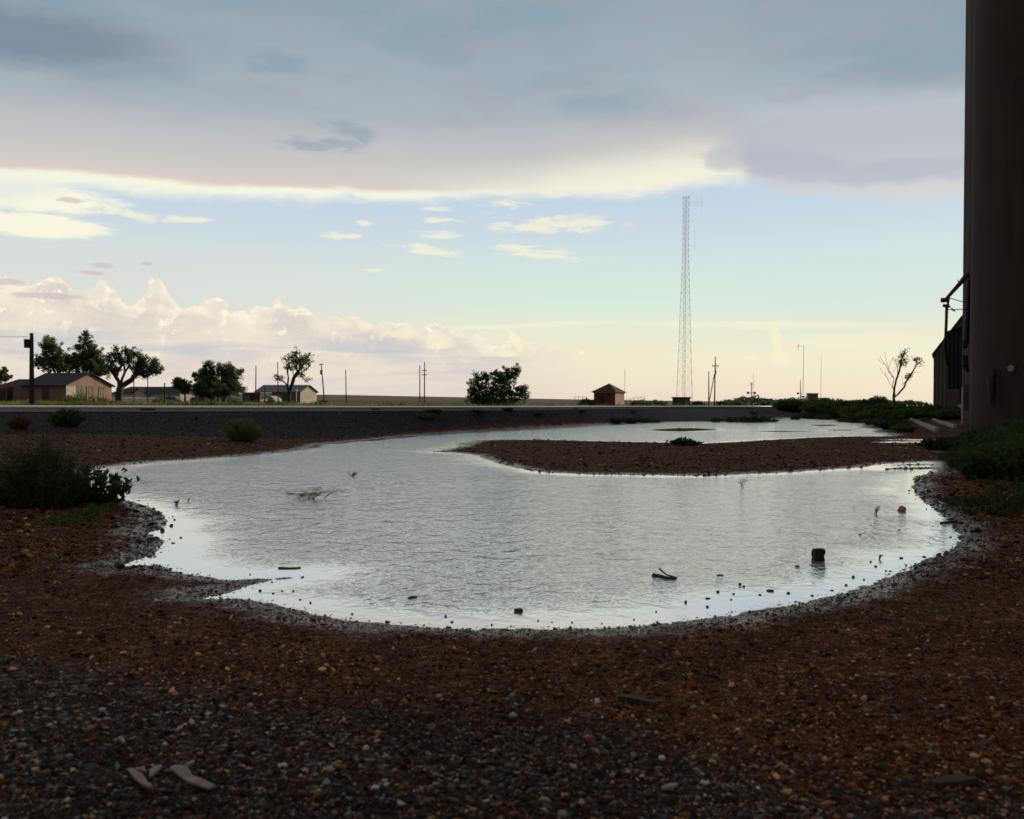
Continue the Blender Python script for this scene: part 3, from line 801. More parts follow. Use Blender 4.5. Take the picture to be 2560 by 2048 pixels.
# grey barn and lean-to
c = gnd(750, 282)
h3 = empty('grey_barn', c, RZ, 'grey barn with a blue grey metal roof and pale gable behind the thin tree', 'barn')
MB().box(-16, 0, 0, 8, -0.5, 3.6).build('wall', M['roof_blue'], h3)
MB().prism([(0, -0.5), (8, -0.5), (8, 3.55), (4, 5.4), (0, 3.55)], 0.003, 0.12, 'x').build('gable_wall', M['cream'], h3)
rf = MB(); gable_roof(rf, -16, 0.15, 0, 8, 3.6, 5.5, 0.5); rf.build('roof', M['roof_blue'], h3)
lt = MB().prism([(-15.6, 0), (-9.8, 0), (-9.8, 2.6), (-12.7, 3.3), (-15.6, 2.6)], -3.0, -0.003, 'y').build('porch', M['cream'], h3)
window(h3, -15.2, -13.4, 0.7, 2.4, 'f', 'glass_pale', 'white', -3.003)
MB().box(-6.0, -3.0, -0.04, 0.02, 0, 2.9).build('door', M['shelter'], h3)
c = gnd(606, 276)
s4 = empty('dark_shed', c, RZ, 'low dark open shed between the big tree cluster and the grey barn', 'shed')
MB().box(0, 6.2, 0, 4.5, -0.5, 2.9).build('wall', M['dark'], s4)
MB().box(-0.3, 6.6, -0.3, 4.8, 2.903, 3.2).build('roof', M['roof_blue'], s4)
MB().box(0.5, 2.6, -0.03, 0.01, 0, 2.4).build('door', M['board'], s4)
c = gnd(668, 262)
dm = MB(); n = 10
for k in range(n):
    a0, a1 = math.pi * k / n, math.pi * (k + 1) / n
    p0 = (2.5 * -math.cos(a0), 0.6 + 1.6 * math.sin(a0)); p1 = (2.5 * -math.cos(a1), 0.6 + 1.6 * math.sin(a1))
    dm.add([(p0[0], 0, p0[1]), (p1[0], 0, p1[1]), (p1[0], 3.2, p1[1]), (p0[0], 3.2, p0[1])], [(0, 1, 2, 3)])
t5 = empty('canvas_tent', c, RZ, 'small pale round topped tent in front of the grey barn', 'tent')
dm.build('canopy', M['cream'], t5)
MB().box(-2.5, 2.5, 0.02, 0.08, -0.3, 0.62).build('wall', M['beige'], t5)

# red brick hut with a pyramid roof
c = gnd(1537, 150)
hb = empty('brick_hut', c, RZ, 'small red brick hut with a dark pyramid roof and whip aerial by the track', 'hut')
MB().box(-3.45, 0, 0, 4.6, -0.5, 2.55).build('wall', M['brick_red'], hb)
MB().box(0.003, 0.06, 0.02, 4.58, -0.5, 2.45).build('side_wall', M['brick_sun_tint'], hb)  # sunny face of the hut, its light painted in as paler brick
MB().add([(-3.9, -.4, 2.58), (.45, -.4, 2.58), (.45, 5.0, 2.58), (-3.9, 5.0, 2.58), (-1.7, 2.1, 4.0), (-1.7, 2.5, 4.0)], [(0, 1, 4), (1, 2, 5, 4), (2, 3, 5), (3, 0, 4, 5), (3, 2, 1, 0)]).build('roof', M['roof_brown'], hb)
MB().box(-3.6, 0.15, -0.1, 4.7, 2.46, 2.575).build('eaves', M['siding'], hb)
MB().tube([(0.2, 4.3, 2.4), (0.2, 4.3, 6.2)], 0.03, 6).tube([(0.05, 4.3, 5.5), (0.35, 4.3, 5.5)], 0.02, 5).build('aerial', M['metal'], hb)
MB().box(-2.6, -1.7, -0.04, -0.004, 0.0, 2.05).build('door', M['dark'], hb)
c = gnd(1470, 152)
ub = empty('utility_cabinet', c, RZ, 'small brown utility cabinet beside the red brick hut', 'cabinet')
MB().box(0, 1.6, 0, 1.0, -0.2, 1.35).build('body', M['roof_brown'], ub)
MB().box(-0.08, 1.68, -0.08, 1.08, 1.353, 1.43).build('lid', M['beige'], ub)

# chain link fences
def wire_fence(px0, px1, Y0, Y1, h, label, n, name='wire_fence', rail=True, group=None):
    a, b = gnd(px0, Y0), gnd(px1, Y1)
    root = empty(name, a, 0, label, 'fence', group)
    for k in range(n + 1):
        t = k / n; P_ = a.lerp(b, t); P_.z = H(P_.x, P_.y); l = P_ - a
        MB().tube([(l.x, l.y, -0.2), (l.x, l.y, h + 0.05)], 0.035, 6).build('post', M['metal'], root)
    w = MB(); L = (b - a).length; dirv = (b - a) / L
    m_ = int(L / 0.35)
    for k in range(m_):
        for s_ in (1, -1):
            t0 = k / m_; t1 = min(1, max(0, (k + s_ * (h / 0.35)) / m_)); hh = abs(t1 - t0) * m_ * 0.35
            P0, P1 = (b - a) * t0, (b - a) * t1
            w.beam((P0.x, P0.y, P0.z + 0.05), (P1.x, P1.y, P1.z + 0.05 + hh * 0.95), 0.012)
    w.build('netting', M['metal'], root)
    if rail:
        MB().beam((0, 0, h), (b.x - a.x, b.y - a.y, b.z - a.z + h), 0.05).build('top_rail', M['metal'], root)
wire_fence(278, 385, 215, 232, 1.3, 'low pale wire fence in front of the long pale bungalow', 9)
wire_fence(1437, 1466, 158, 158, 1.9, 'short stretch of tall wire fence on the tree side of the brick hut', 3)
wire_fence(1585, 1612, 158, 158, 1.9, 'short stretch of tall wire fence between the brick hut and the lattice tower', 3)
wire_fence(1566, 1585, 158, 158, 1.6, 'gappy low wire fence joining onto the back of the brick hut', 2)

# lattice tower
def lattice_tower():
    Y = 240; c = gnd(1711, Y)
    root = empty('lattice_tower', c, 0, 'tall slender lattice radio tower tapering above a low shelter', 'tower')
    Ht = at(1711, 492, Y).z - c.z
    def wd(z):       # distance of a leg from the axis
        t = z / Ht
        return 2.30 - 1.43 * min(1, t / 0.72) if t < 0.72 else 0.87
    angs = [math.radians(200), math.radians(318), math.radians(78)]
    def leg(i, z):
        r = wd(z); return Vector((r * math.cos(angs[i]), r * math.sin(angs[i]), z))
    lv = [0]; 
    while lv[-1] < Ht: lv.append(lv[-1] + max(1.45, wd(lv[-1]) * 1.35))
    lv[-1] = Ht
    for i in range(3):
        MB().tube([leg(i, -0.3)] + [leg(i, z) for z in lv[1:]], [0.048] + [0.048 - 0.016 * z / Ht for z in lv[1:]], 6).build('leg', M['tower_steel'], root)
    br = MB()
    for k in range(len(lv) - 1):
        for i in range(3):
            j = (i + 1) % 3
            a, b = leg(i, lv[k]), leg(j, lv[k + 1]); br.beam(a, b, 0.025)
            a, b = leg(j, lv[k]), leg(i, lv[k + 1]); br.beam(a, b, 0.025)
            if k: br.beam(leg(i, lv[k]), leg(j, lv[k]), 0.015)
    br.build('bracing', M['tower_steel'], root)
    ld = MB(); a, b = leg(0, 0) * 0.1, leg(0, Ht) * 0.1
    ld.tube([(-.5, .2, 0), (-.25, .15, Ht)], 0.035, 5).tube([(-.2, .2, 0), (0.05, .15, Ht)], 0.02, 5)
    ld.build('cable_run', M['tower_steel'], root)
    an = MB()
    an.beam((0.6, 0, Ht - 1.3), (3.0, 0, Ht - 1.3), 0.035).beam((0.6, 0, Ht - 2.0), (3.0, 0, Ht - 2.0), 0.03).tube([(3.9, 0, Ht - 3.6), (3.9, 0, Ht - .1)], 0.02, 6).beam((3.0, 0, Ht - 1.3), (3.9, 0, Ht - 1.3), .03)
    an.build('antenna', M['tower_steel'], root)
    a2 = MB().beam((0.5, 0, Ht - 12.2), (2.2, 0, Ht - 12.2), 0.03).tube([(2.2, 0, Ht - 13.0), (2.2, 0, Ht - 8)], 0.018, 6).beam((0.5, 0, Ht - 13), (2.2, 0, Ht - 13), 0.025)
    a2.build('antenna', M['tower_steel'], root)
M['tower_steel'] = worn('tower_steel', (0.85, 0.80, 0.80), (0.78, 0.75, 0.78), 0.3, 0.6)
lattice_tower()
c = gnd(1681, 228)
sh = empty('equipment_shelter', c, RZ * 0.4, 'low brown flat roofed equipment shelter at the foot of the lattice tower', 'shelter')
MB().box(0, 4.1, 0, 2.6, -0.4, 2.15).build('wall', M['shelter'], sh)
MB().box(-0.25, 4.35, -0.25, 2.85, 2.153, 2.42).build('roof', M['dark'], sh)
MB().box(2.9, 3.7, -0.04, -0.003, 0, 1.95).build('door', M['beige'], sh)

# ------------------------------------------------------------------ poles
def ztop(px, py, Y): return at(px, py, Y).z
def pole(px, py_top, Y, r, label, px_base=None, arms=(), extras=None, name='utility_pole', cat='utility pole', mat='pole', group=None):
    b = gnd(px_base or px, Y); t = at(px, py_top, Y)
    root = empty(name, b, 0, label, cat, group)
    h = t.z - b.z; dxx = t.x - b.x
    MB().tube([(0, 0, -0.3), (dxx * .5, 0, h * .5), (dxx, 0, h)], [r * 1.2, r, r * 0.75], 8).build('shaft', M[mat], root)
    for f, w in arms:
        z = h * f; x = dxx * f
        a = MB().beam((x - w * .91 / 2, w * .41 / 2 - r - .05, z), (x + w * .91 / 2, -w * .41 / 2 - r - .05, z), 0.10, 0.13).build('crossarm', M['pole'], root)
        for k in (-0.46, -0.2, 0.2, 0.46):
            MB().tube([(x + k * w * .91, -k * w * .41 - r - .05, z + .06), (x + k * w * .91, -k * w * .41 - r - .05, z + .22)], 0.045, 6).build('insulator', M['metal'], a)
    if extras: extras(root, h, dxx, r)
    return root
def head_box(root, h, dx_, r):
    MB().box(-0.42, -0.002 - r, -0.2, 0.2, h - 0.95, h - 0.4).build('crosspiece', M['pole'], root)
P1 = pole(79, 833, 62, 0.15, 'thick dark pole with a short crosspiece standing before the brick house', 79.5, extras=head_box)
# the faint wire that leaves it
a = at(70, 842, 62); b = at(-260, 790, 66)
pts = [a.lerp(b, k / 10) - Vector((0, 0, 0.5 * math.sin(math.pi * k / 10))) for k in range(11)]
tag(MB().tube([p_ - a for p_ in pts], 0.012, 5).build('overhead_wire', M['wire'], None, a), 'thin sagging wire leaving the top of the thick dark pole', 'wire')
def can(root, h, dx_, r):
    MB().tube([(dx_ * .80 - .05, -.38, h * .74), (dx_ * .80 - .05, -.38, h * .74 + 1.0)], 0.26, 10).build('transformer', M['dark'], root)
    MB().box(-0.9, 0.9, -.5, .5, -0.2, 1.0).build('meter_box', M['dark'], root)
pole(334, 902, 120, 0.06, 'thin bare stake seen through the forked tree, next to its trunk', 335, name='pole', cat='pole')
pole(369, 908, 120, 0.06, 'thin bare stake under the drooping outer twigs of the forked tree', 370, name='pole', cat='pole')
pole(411.5, 957, 110, 0.09, 'short dark post standing in the grass before the parked car', 411.5, name='post', cat='post')
pole(640, 914, 200, 0.12, 'plain slim pole standing over the low dark shed', 639)
pole(694, 905, 230, 0.12, 'slim pole rising beside the thin forked tree at the grey barn', 695.5)
pole(662, 965, 150, 0.10, 'short dark post in front of the grey barn', 662, name='post', cat='post')
pole(803, 910, 210, 0.13, 'leaning pole with a transformer can near its top beyond the grey barn', 812, arms=((0.985, 1.2),), extras=can)
pole(864, 925, 210, 0.11, 'bare thin pole alone in the open field beyond the leaning pole', 866)
pole(1049.5, 914, 220, 0.12, 'shorter bare pole of the close pair in the open field', 1049.5)
pole(1061.5, 905, 220, 0.13, 'taller pole of the close pair, with two crossarms', 1061.0, arms=((0.80, 1.25), (0.70, 1.25)))
pole(1772, 929, 190, 0.11, 'plain brown pole just beyond the lattice tower', 1772)
def brace(root, h, dx_, r):
    MB().tube([(-1.3, 0, -0.2), (dx_ * .6 - .1, 0, h * .66)], 0.09, 7).build('brace', M['pole'], root)
    MB().tube([(dx_ * .67, -.32, h * .66), (dx_ * .67, -.32, h * .66 + .8)], 0.17, 8).build('transformer', M['dark'], root)
    MB().beam((dx_ - .7, -.2, h * .83), (dx_ + .1, -.2, h * .77), .06).beam((dx_ + .1, -.2, h * .77), (dx_ + .7, -.2, h * .83), .06).build('bracket', M['dark'], root)
pole(1788.5, 892, 190, 0.12, 'tall braced brown pole with crossarm and hanging transformer', 1786, arms=((0.82, 1.2),), extras=brace)
def signal(root, h, dx_, r):
    for s_ in (-1, 1):
        l = MB().tube([(s_ * .52, -.14, 2.35), (s_ * .52, -.02, 2.35)], 0.2, 12).build('signal_lamp', M['dark'], root)
    MB().beam((-.6, -.05, 2.35), (.6, -.05, 2.35), .08).build('lamp_arm', M['dark'], root)
    MB().beam((-.45, -.1, 3.4), (.45, -.1, 4.1), .14, .03).beam((-.45, -.13, 4.1), (.45, -.13, 3.4), .14, .03).build('crossbuck', M['metal'], root)
    MB().box(-.24, .24, -.2, .2, 0, 1.15).build('base', M['metal'], root)
pole(1879, 957, 150, 0.07, 'railway crossing signal with two round lamps in the grass by the track', 1878, extras=signal, name='crossing_signal', cat='crossing signal', mat='metal')
pole(1883.5, 932, 165, 0.03, 'faint whip aerial rising behind the two lamp crossing signal', 1882, name='whip_aerial', cat='aerial', mat='tower_steel')
def sig2(root, h, dx_, r):
    MB().beam((-.55, -.05, 2.3), (.2, -.05, 2.3), .09).build('lamp_arm', M['dark'], root)
    MB().tube([(-.5, -.16, 2.3), (-.5, -.03, 2.3)], 0.18, 12).build('signal_lamp', M['dark'], root)
    MB().box(-.24, .24, -.2, .2, 0, 1.0).build('base', M['dark'], root)
pole(2001, 950, 160, 0.07, 'railway signal mast with one side arm beside the tallest thin mast', 2001.5, extras=sig2, name='crossing_signal', cat='crossing signal', mat='metal')
def arm3(root, h, dx_, r):
    MB().beam((-.2, 0, h - .2), (-.9, 0, h - .2), .05).beam((-.9, 0, h - .9), (-.9, 0, h + .1), .05).build('arm', M['metal'], root)
    MB().box(-.3, .3, -.12, .12, 1.75, 1.95).build('bracket', M['dark'], root)
pole(2009.5, 862, 170, 0.045, 'tallest thin metal mast between the railway signals and the tan cabinet', 2007, extras=arm3, name='mast', cat='mast', mat='tower_steel')
pole(2053, 890, 180, 0.035, 'thin metal mast rising between the two tan cabinets', 2052, name='mast', cat='mast', mat='tower_steel')
def tan_box(px, Y, w, h, label):
    r_ = empty('utility_cabinet', gnd(px, Y), RZ * .3, label, 'cabinet')
    MB().box(0, w, 0, 1.6, -.2, h).build('body', M['beige'], r_)
    MB().box(-.08, w + .08, -.08, 1.68, h + .003, h + .1).build('lid', M['shelter'], r_)
    MB().box(w * .12, w * .46, -.03, -.003, .1, h - .12).box(w * .54, w * .88, -.03, -.003, .1, h - .12).build('door', M['beige'], r_)
tan_box(2020, 160, 1.62, 2.25, 'taller tan metal cabinet standing next to the thin masts')
tan_box(2050.5, 175, 1.7, 1.6, 'lower tan metal cabinet beyond the weed bank')
# round white lamp on a pole by the barn
c = gnd(740, 215)
gl = empty('globe_lamp', c, 0, 'white post with a round white globe in front of the barn gable', 'lamp')
hh = at(740, 977, 215).z - c.z
MB().tube([(0, 0, -.2), (0, 0, hh)], 0.16, 8).build('post', M['metal'], gl)
import bmesh
bm = bmesh.new(); bmesh.ops.create_icosphere(bm, subdivisions=3, radius=0.34)
me = bpy.data.meshes.new('globe'); bm.to_mesh(me); bm.free()
for f_ in me.polygons: f_.use_smooth = True
go = link('globe', me, M['white'], gl); go.location = (0, 0, hh)

# parked cars by the pale bungalow
def car(px, Y, rz, s, label, paint):
    c = gnd(px, Y)
    root = empty('parked_car', c, rz, label, 'car')
    body = MB().prism([(-2.2, .35), (2.2, .35), (2.25, .8), (1.3, 1.0), (.7, 1.5), (-1.5, 1.55), (-2.15, 1.05)], -.85, .85, 'y')
    body.build('body', paint, root, bevel=0.06)
    for s_ in (-1, 1):
        MB().prism([(-1.7, 1.08), (1.0, 1.05), (.62, 1.42), (-1.4, 1.46)], s_ * .853, s_ * .87, 'y').build('window', M['glass'], root)
    MB().add([(1.28, -.7, 1.04), (1.28, .7, 1.04), (.74, .65, 1.46), (.74, -.65, 1.46)], [(0, 1, 2, 3)]).build('windscreen', M['glass'], root)
    for x in (-1.4, 1.4):
        for s_ in (-1, 1):
            w = MB().tube([(x, s_ * .72, .33), (x, s_ * .9, .33)], 0.33, 14).build('wheel', M['hose'], root)
            MB().tube([(x, s_ * .89, .33), (x, s_ * .915, .33)], 0.17, 10).build('rim', M['metal'], w)
    for s_ in (-1, 1):
        MB().box(2.2, 2.27, s_ * .6 - .15, s_ * .6 + .15, .62, .78).build('headlight', M['glass_pale'], root)
cp = worn('pale_blue_car_paint', (0.30, 0.36, 0.42), (0.27, 0.33, 0.38), 1, 0.3)
cg = worn('grey_car_paint', (0.10, 0.13, 0.15), (0.09, 0.11, 0.13), 1, 0.3)
car(436, 215, RZ + 0.2, 1, 'pale blue estate car parked in the grass at the end of the bungalow fence', cp)
car(497, 235, RZ, 1, 'grey car half hidden in the shade of the large tree cluster', cg)

# ------------------------------------------------------------------ grain elevator
el = empty('grain_elevator', (*(D_T * 70 + N_T * 5.5), 0), RZ, 'huge brown concrete grain silos rising out of the picture', 'grain elevator')
def LA(L, A_): return np.array(D_T) * A_ + np.array(N_T) * L
Oe = LA(5.5, 70)
def le(L, A_): return (L - 5.5, A_ - 70)               # local frame: x across, y along
R_S = 4.5
Ls = {70: 1.02, 79: 1.25, 88: 0.96, 97: 1.15, 106: 0.865}
Ls.update({a_: 2.0 for a_ in range(115, 190, 9)})  # hidden rows further along, added to keep the bank in shade
for col_ in range(7):  # columns out of view are added to throw shade on the foreground
    for A_, L_ in Ls.items():
        if (col_ > 2 and A_ > 90) or (col_ == 0 and A_ > 110): continue
        lx, ly = le((L_ if col_ == 0 else 1.02) + R_S + col_ * 9.0, A_)
        n = 72; mb = MB()
        v = [(lx + R_S * math.cos(2 * math.pi * k / n), ly + R_S * math.sin(2 * math.pi * k / n), z) for z in (-0.3, 12, 24, 46.0) for k in range(n)]
        mb.add(v, [(i * n + k, i * n + (k + 1) % n, (i + 1) * n + (k + 1) % n, (i + 1) * n + k) for i in range(3) for k in range(n)] + [tuple(3 * n + k for k in range(n))])
        mb.build('silo', M['concrete'], el, smooth=True)
MB().box(-3.0, 58, -3.5, 22, 46.003, 51).build('gallery', M['concrete'], el)
# leg duct and spout on the second silo
x0, y0 = le(0.96, 88)
def lp(px, py, Y):      # picture column/row at depth Y, in the elevator's frame
    w = at(px, py, Y); v = np.array([w.x, w.y]) - Oe
    return Vector((v @ N_T, v @ D_T, w.z))
YS = 78.0
sp = MB().tube([lp(2426, 676, YS + 1), lp(2400, 709, YS), lp(2366, 747, YS)], [0.22, 0.18, 0.13], 10).build('spout', M['rust'], el)
MB().tube([lp(2353, 751, YS), lp(2371, 750, YS), lp(2371, 766, YS), lp(2358, 764, YS)], [0.2, 0.24, 0.24, 0.15], 4).build('elbow', M['rustred'], sp)
MB().tube([lp(2367, 762, YS), lp(2366, 800, YS), lp(2364, 846, YS)], [0.13, 0.12, 0.12], 10).build('down_pipe', M['rust'], sp)
MB().tube([lp(2364, 843, YS), lp(2362, 866, YS), lp(2364, 880, YS), lp(2366, 900, YS), lp(2369, 916, YS)], [0.13, 0.17, 0.15, 0.17, 0.12], 8).build('hose', M['hose'], sp)
for pts_, r_b in (([(2373, 745), (2400, 753), (2418, 756)], .035), ([(2365, 774), (2385, 774), (2418, 773)], .035), ([(2393, 699), (2400, 709)], [.02, .07]), ([(2379, 770), (2382, 776), (2388, 778)], .06)):
    MB().tube([lp(*u_, YS) for u_ in pts_], r_b, 5).build('brace', M['dark'], sp)
MB().tube([lp(2423, 700, YS), lp(2420, 760, YS), lp(2416, 850, YS), lp(2412, 871, YS)], [0.16, 0.17, 0.2, 0.18], 8)\
    .tube([lp(2411, 850, YS), lp(2410, 868, YS)], [0.16, .2], 7).build('duct', M['dark'], el)
MB().tube([lp(2412, 889, YS), lp(2412, 912, YS), lp(2420, 930, YS)], [0.24, 0.26, 0.12], 7).build('hopper', M['dark'], el)
# little lobby at the foot
lb = MB().box(*sorted((lp(2401, 1000, 80).x, lp(2401, 1000, 80).x + 0.14)), 9.8, 10.0, -.1, 2.9).build('lobby_post', M['white'], el)
xl = lp(2401, 1000, 80).x
MB().box(xl + .145, xl + 1.2, 9.85, 12.0, 1.1, 3.1).build('lobby', M['shelter'], el)
MB().box(xl + .5, xl + 1.2, 9.9, 12.0, -.2, 1.095).build('lobby_base', M['dark'], el)
MB().box(xl - .22, xl - .004, 9.85, 10.0, 1.35, 1.6).build('vent_hood', M['white'], el)
M['guard'] = worn('dull_red_guard', (0.07, 0.016, 0.012), (0.03, 0.012, 0.01), 5, 0.8)
# round white gauge plate and red machinery on the first silo
def on_silo(px, py, out=0.02):
    """where the ray through a picture point meets the first silo"""
    cx, cy = np.array(LA(1.02 + R_S, 70)); d = ray(px, py)
    a_ = d.x ** 2 + d.y ** 2; b_ = -2 * (d.x * cx + d.y * cy); c_ = cx ** 2 + cy ** 2 - (R_S + out) ** 2
    t = (-b_ - math.sqrt(b_ * b_ - 4 * a_ * c_)) / (2 * a_)
    w = np.array([d.x * t, d.y * t]) ; v = w - Oe; nrm = (w - np.array([cx, cy])) / R_S
    return Vector((v @ N_T, v @ D_T, CAM_Z + d.z * t)), Vector((nrm @ N_T, nrm @ D_T, 0))
p_, n_ = on_silo(2528, 921)
gp = MB().tube([p_ - n_ * .02, p_ + n_ * .06], 0.30, 24).build('gauge_rim', M['dark'], el)
MB().tube([p_ + n_ * .061, p_ + n_ * .08], 0.19, 24).tube([p_ + n_ * .08, p_ + n_ * .12], 0.03, 8).build('gauge_plate', M['slab'], gp)
p_, n_ = on_silo(2484, 932)
tg = Vector((-n_.y, n_.x, 0))
ma = MB().tube([p_ + n_ * .05, p_ + n_ * .3], 0.30, 16).build('motor_guard', M['guard'], el)
MB().tube([p_ + n_ * .15 - Vector((0, 0, .3)), p_ + n_ * .25 - Vector((0, 0, 1.9))], [0.3, 0.12], 10).tube([p_ + n_ * .2 + tg * .5, p_ + n_ * .2 + tg * .5 - Vector((0, 0, 2.6))], .06, 6).build('hopper_chute', M['dark'], el)

# navy lean-to building and the steep roofed grain store behind
c = gnd(2368.5, 118)
nb = empty('navy_building', c, RZ, 'tall dark navy metal building with a shallow roof squeezed beside the silos', 'building')
z1 = at(2369, 831, 118).z - c.z
MB().prism([(0, -.4), (9, -.4), (9, z1 + 3.0), (0, z1)], 0, 12, 'y').build('wall', M['navy'], nb)
MB().prism([(-.12, z1 - .02), (9.1, z1 + 3.04), (9.1, z1 + 3.2), (-.12, z1 + .14)], -.15, 12.1, 'y').build('roof', M['roof_dark'], nb)
MB().box(.02, 1.3, -.06, -.004, .2, 3.4).build('door', M['board'], nb)
c = gnd(2333, 150)
gs = empty('grain_store', c, RZ, 'steep roofed grey green corrugated store behind the navy building', 'building')
ez = at(2333, 884, 150).z - c.z
MB().prism([(0, -.4), (12, -.4), (12, ez), (6, ez + 8.4), (0, ez)], 0, 22, 'y').build('wall', M['corr'], gs)
MB().prism([(-.25, ez - .35), (6, ez + 8.4), (12.25, ez - .35), (12.25, ez - .05), (6, ez + 8.75), (-.25, ez - .05)], -.3, 22.2, 'y').build('roof', M['roof_dark'], gs)

# broken white kerb beams near the silos
def kerb(p0, p1, label, w=0.2):
    a, b = gp_(*p0), gp_(*p1)
    n = 5; pts = [a.lerp(b, k / n) for k in range(n + 1)]
    mb = MB()
    for k in range(n):
        A0, B0 = pts[k] - a, pts[k + 1] - a
        A0.z = H(pts[k].x, pts[k].y) - a.z; B0.z = H(pts[k + 1].x, pts[k + 1].y) - a.z
        j = Vector((random.uniform(-.03, .03), 0, random.uniform(-.03, .03)))
        mb.beam(A0 + j + Vector((0, 0, .12)), B0 * .985 + A0 * .015 + j + Vector((0, 0, .12)), w, .24)
    tag(mb.build('kerb_beam', M['slab'], None, a), label, 'kerb beam')
def dep(py, z=0.25, px=2350): return (CAM_Z - z) / -(ray(px, py).z / ray(px, py).y)
kerb((2277, 1051), (2344, 1080), 'long pale broken kerb beam lying at the edge of the weeds')
kerb((2298, 1053), (2322, 1052.5), 'short pale kerb beam lying crosswise between the two long ones')
kerb((2332, 1052), (2389, 1072), 'pale kerb beam lying closer to the foot of the silos')

# ------------------------------------------------------------------ vegetation
M['leaf'] = foliage('tree_leaves', (0.05, 0.09, 0.045), (0.14, 0.20, 0.085), 0.55)
M['leaf_dry'] = foliage('sparse_leaves', (0.05, 0.07, 0.022), (0.18, 0.18, 0.05), 0.45)
M['weed'] = foliage('weed_leaves', (0.05, 0.095, 0.028), (0.15, 0.24, 0.06), 0.45)
M['weed_near'] = foliage('shaded_weed_leaves', (0.022, 0.048, 0.015), (0.08, 0.135, 0.035), 0.35)  # darker copy of the weed leaves, shade painted into the greens
M['weed_dark'] = foliage('dark_weed_leaves', (0.022, 0.042, 0.018), (0.075, 0.12, 0.036), 0.35)
M['tumble'] = foliage('dry_orange_weed', (0.05, 0.018, 0.006), (0.19, 0.08, 0.022), 0.3)
M['grass'] = foliage('field_grass', (0.07, 0.11, 0.025), (0.26, 0.27, 0.07), 0.5)
M['bark'] = worn('bark', (0.045, 0.032, 0.026), (0.07, 0.05, 0.04), 6, 0.95)
M['bark_pale'] = worn('pale_bark', (0.13, 0.085, 0.06), (0.08, 0.055, 0.04), 5, 0.95)
M['drystem'] = worn('dry_brown_stem', (0.16, 0.10, 0.06), (0.10, 0.06, 0.035), 6, 0.95)
M['twig'] = worn('dry_twig', (0.05, 0.032, 0.022), (0.09, 0.06, 0.04), 6, 0.95)

def leaf_cloud(name, centers, rad, per, size, tint, flat=1.0, rs=None, long_=1.9, up=0.0):
    """many small leaf faces round clump centres; each clump has a tone of its own"""
    rs = rs or RNG
    C = np.repeat(np.asarray(centers, float), per, axis=0); n = len(C)
    R_ = np.repeat(np.asarray(rad, float) * np.ones(len(centers)), per)
    dirs = rs.normal(size=(n, 3)); dirs /= np.linalg.norm(dirs, axis=1)[:, None]
    rr = rs.random(n) ** 0.45
    Pn = C + dirs * (R_ * rr)[:, None] * np.array([1, 1, flat])
    a = rs.normal(size=(n, 3)); a[:, 2] += up; a /= np.linalg.norm(a, axis=1)[:, None]
    b = np.cross(a, rs.normal(size=(n, 3))); b /= np.linalg.norm(b, axis=1)[:, None]
    s = size * rs.uniform(0.6, 1.35, n)
    a = a * (s * long_ / 2)[:, None]; b = b * (s / 2)[:, None]
    V = np.stack([Pn - a, Pn + b, Pn + a, Pn - b], 1).reshape(-1, 3)
    Fc = np.arange(4 * n).reshape(n, 4)
    tn = np.repeat(np.asarray(tint, float) * np.ones(len(centers)), per) + rs.normal(size=n) * 0.13
    return V, Fc, np.repeat(np.clip(tn, 0, 1), 4)
def cloud_obj(name, parts, mat, parent):
    V = []; Fs = []; T_ = []; o = 0
    for v, f_, t_ in parts: V.append(v); Fs.append(f_ + o); T_.append(t_); o += len(v)
    return link(name, mesh_np(name, np.concatenate(V), np.concatenate(Fs), attrs={'tint': np.concatenate(T_)}), mat, parent)

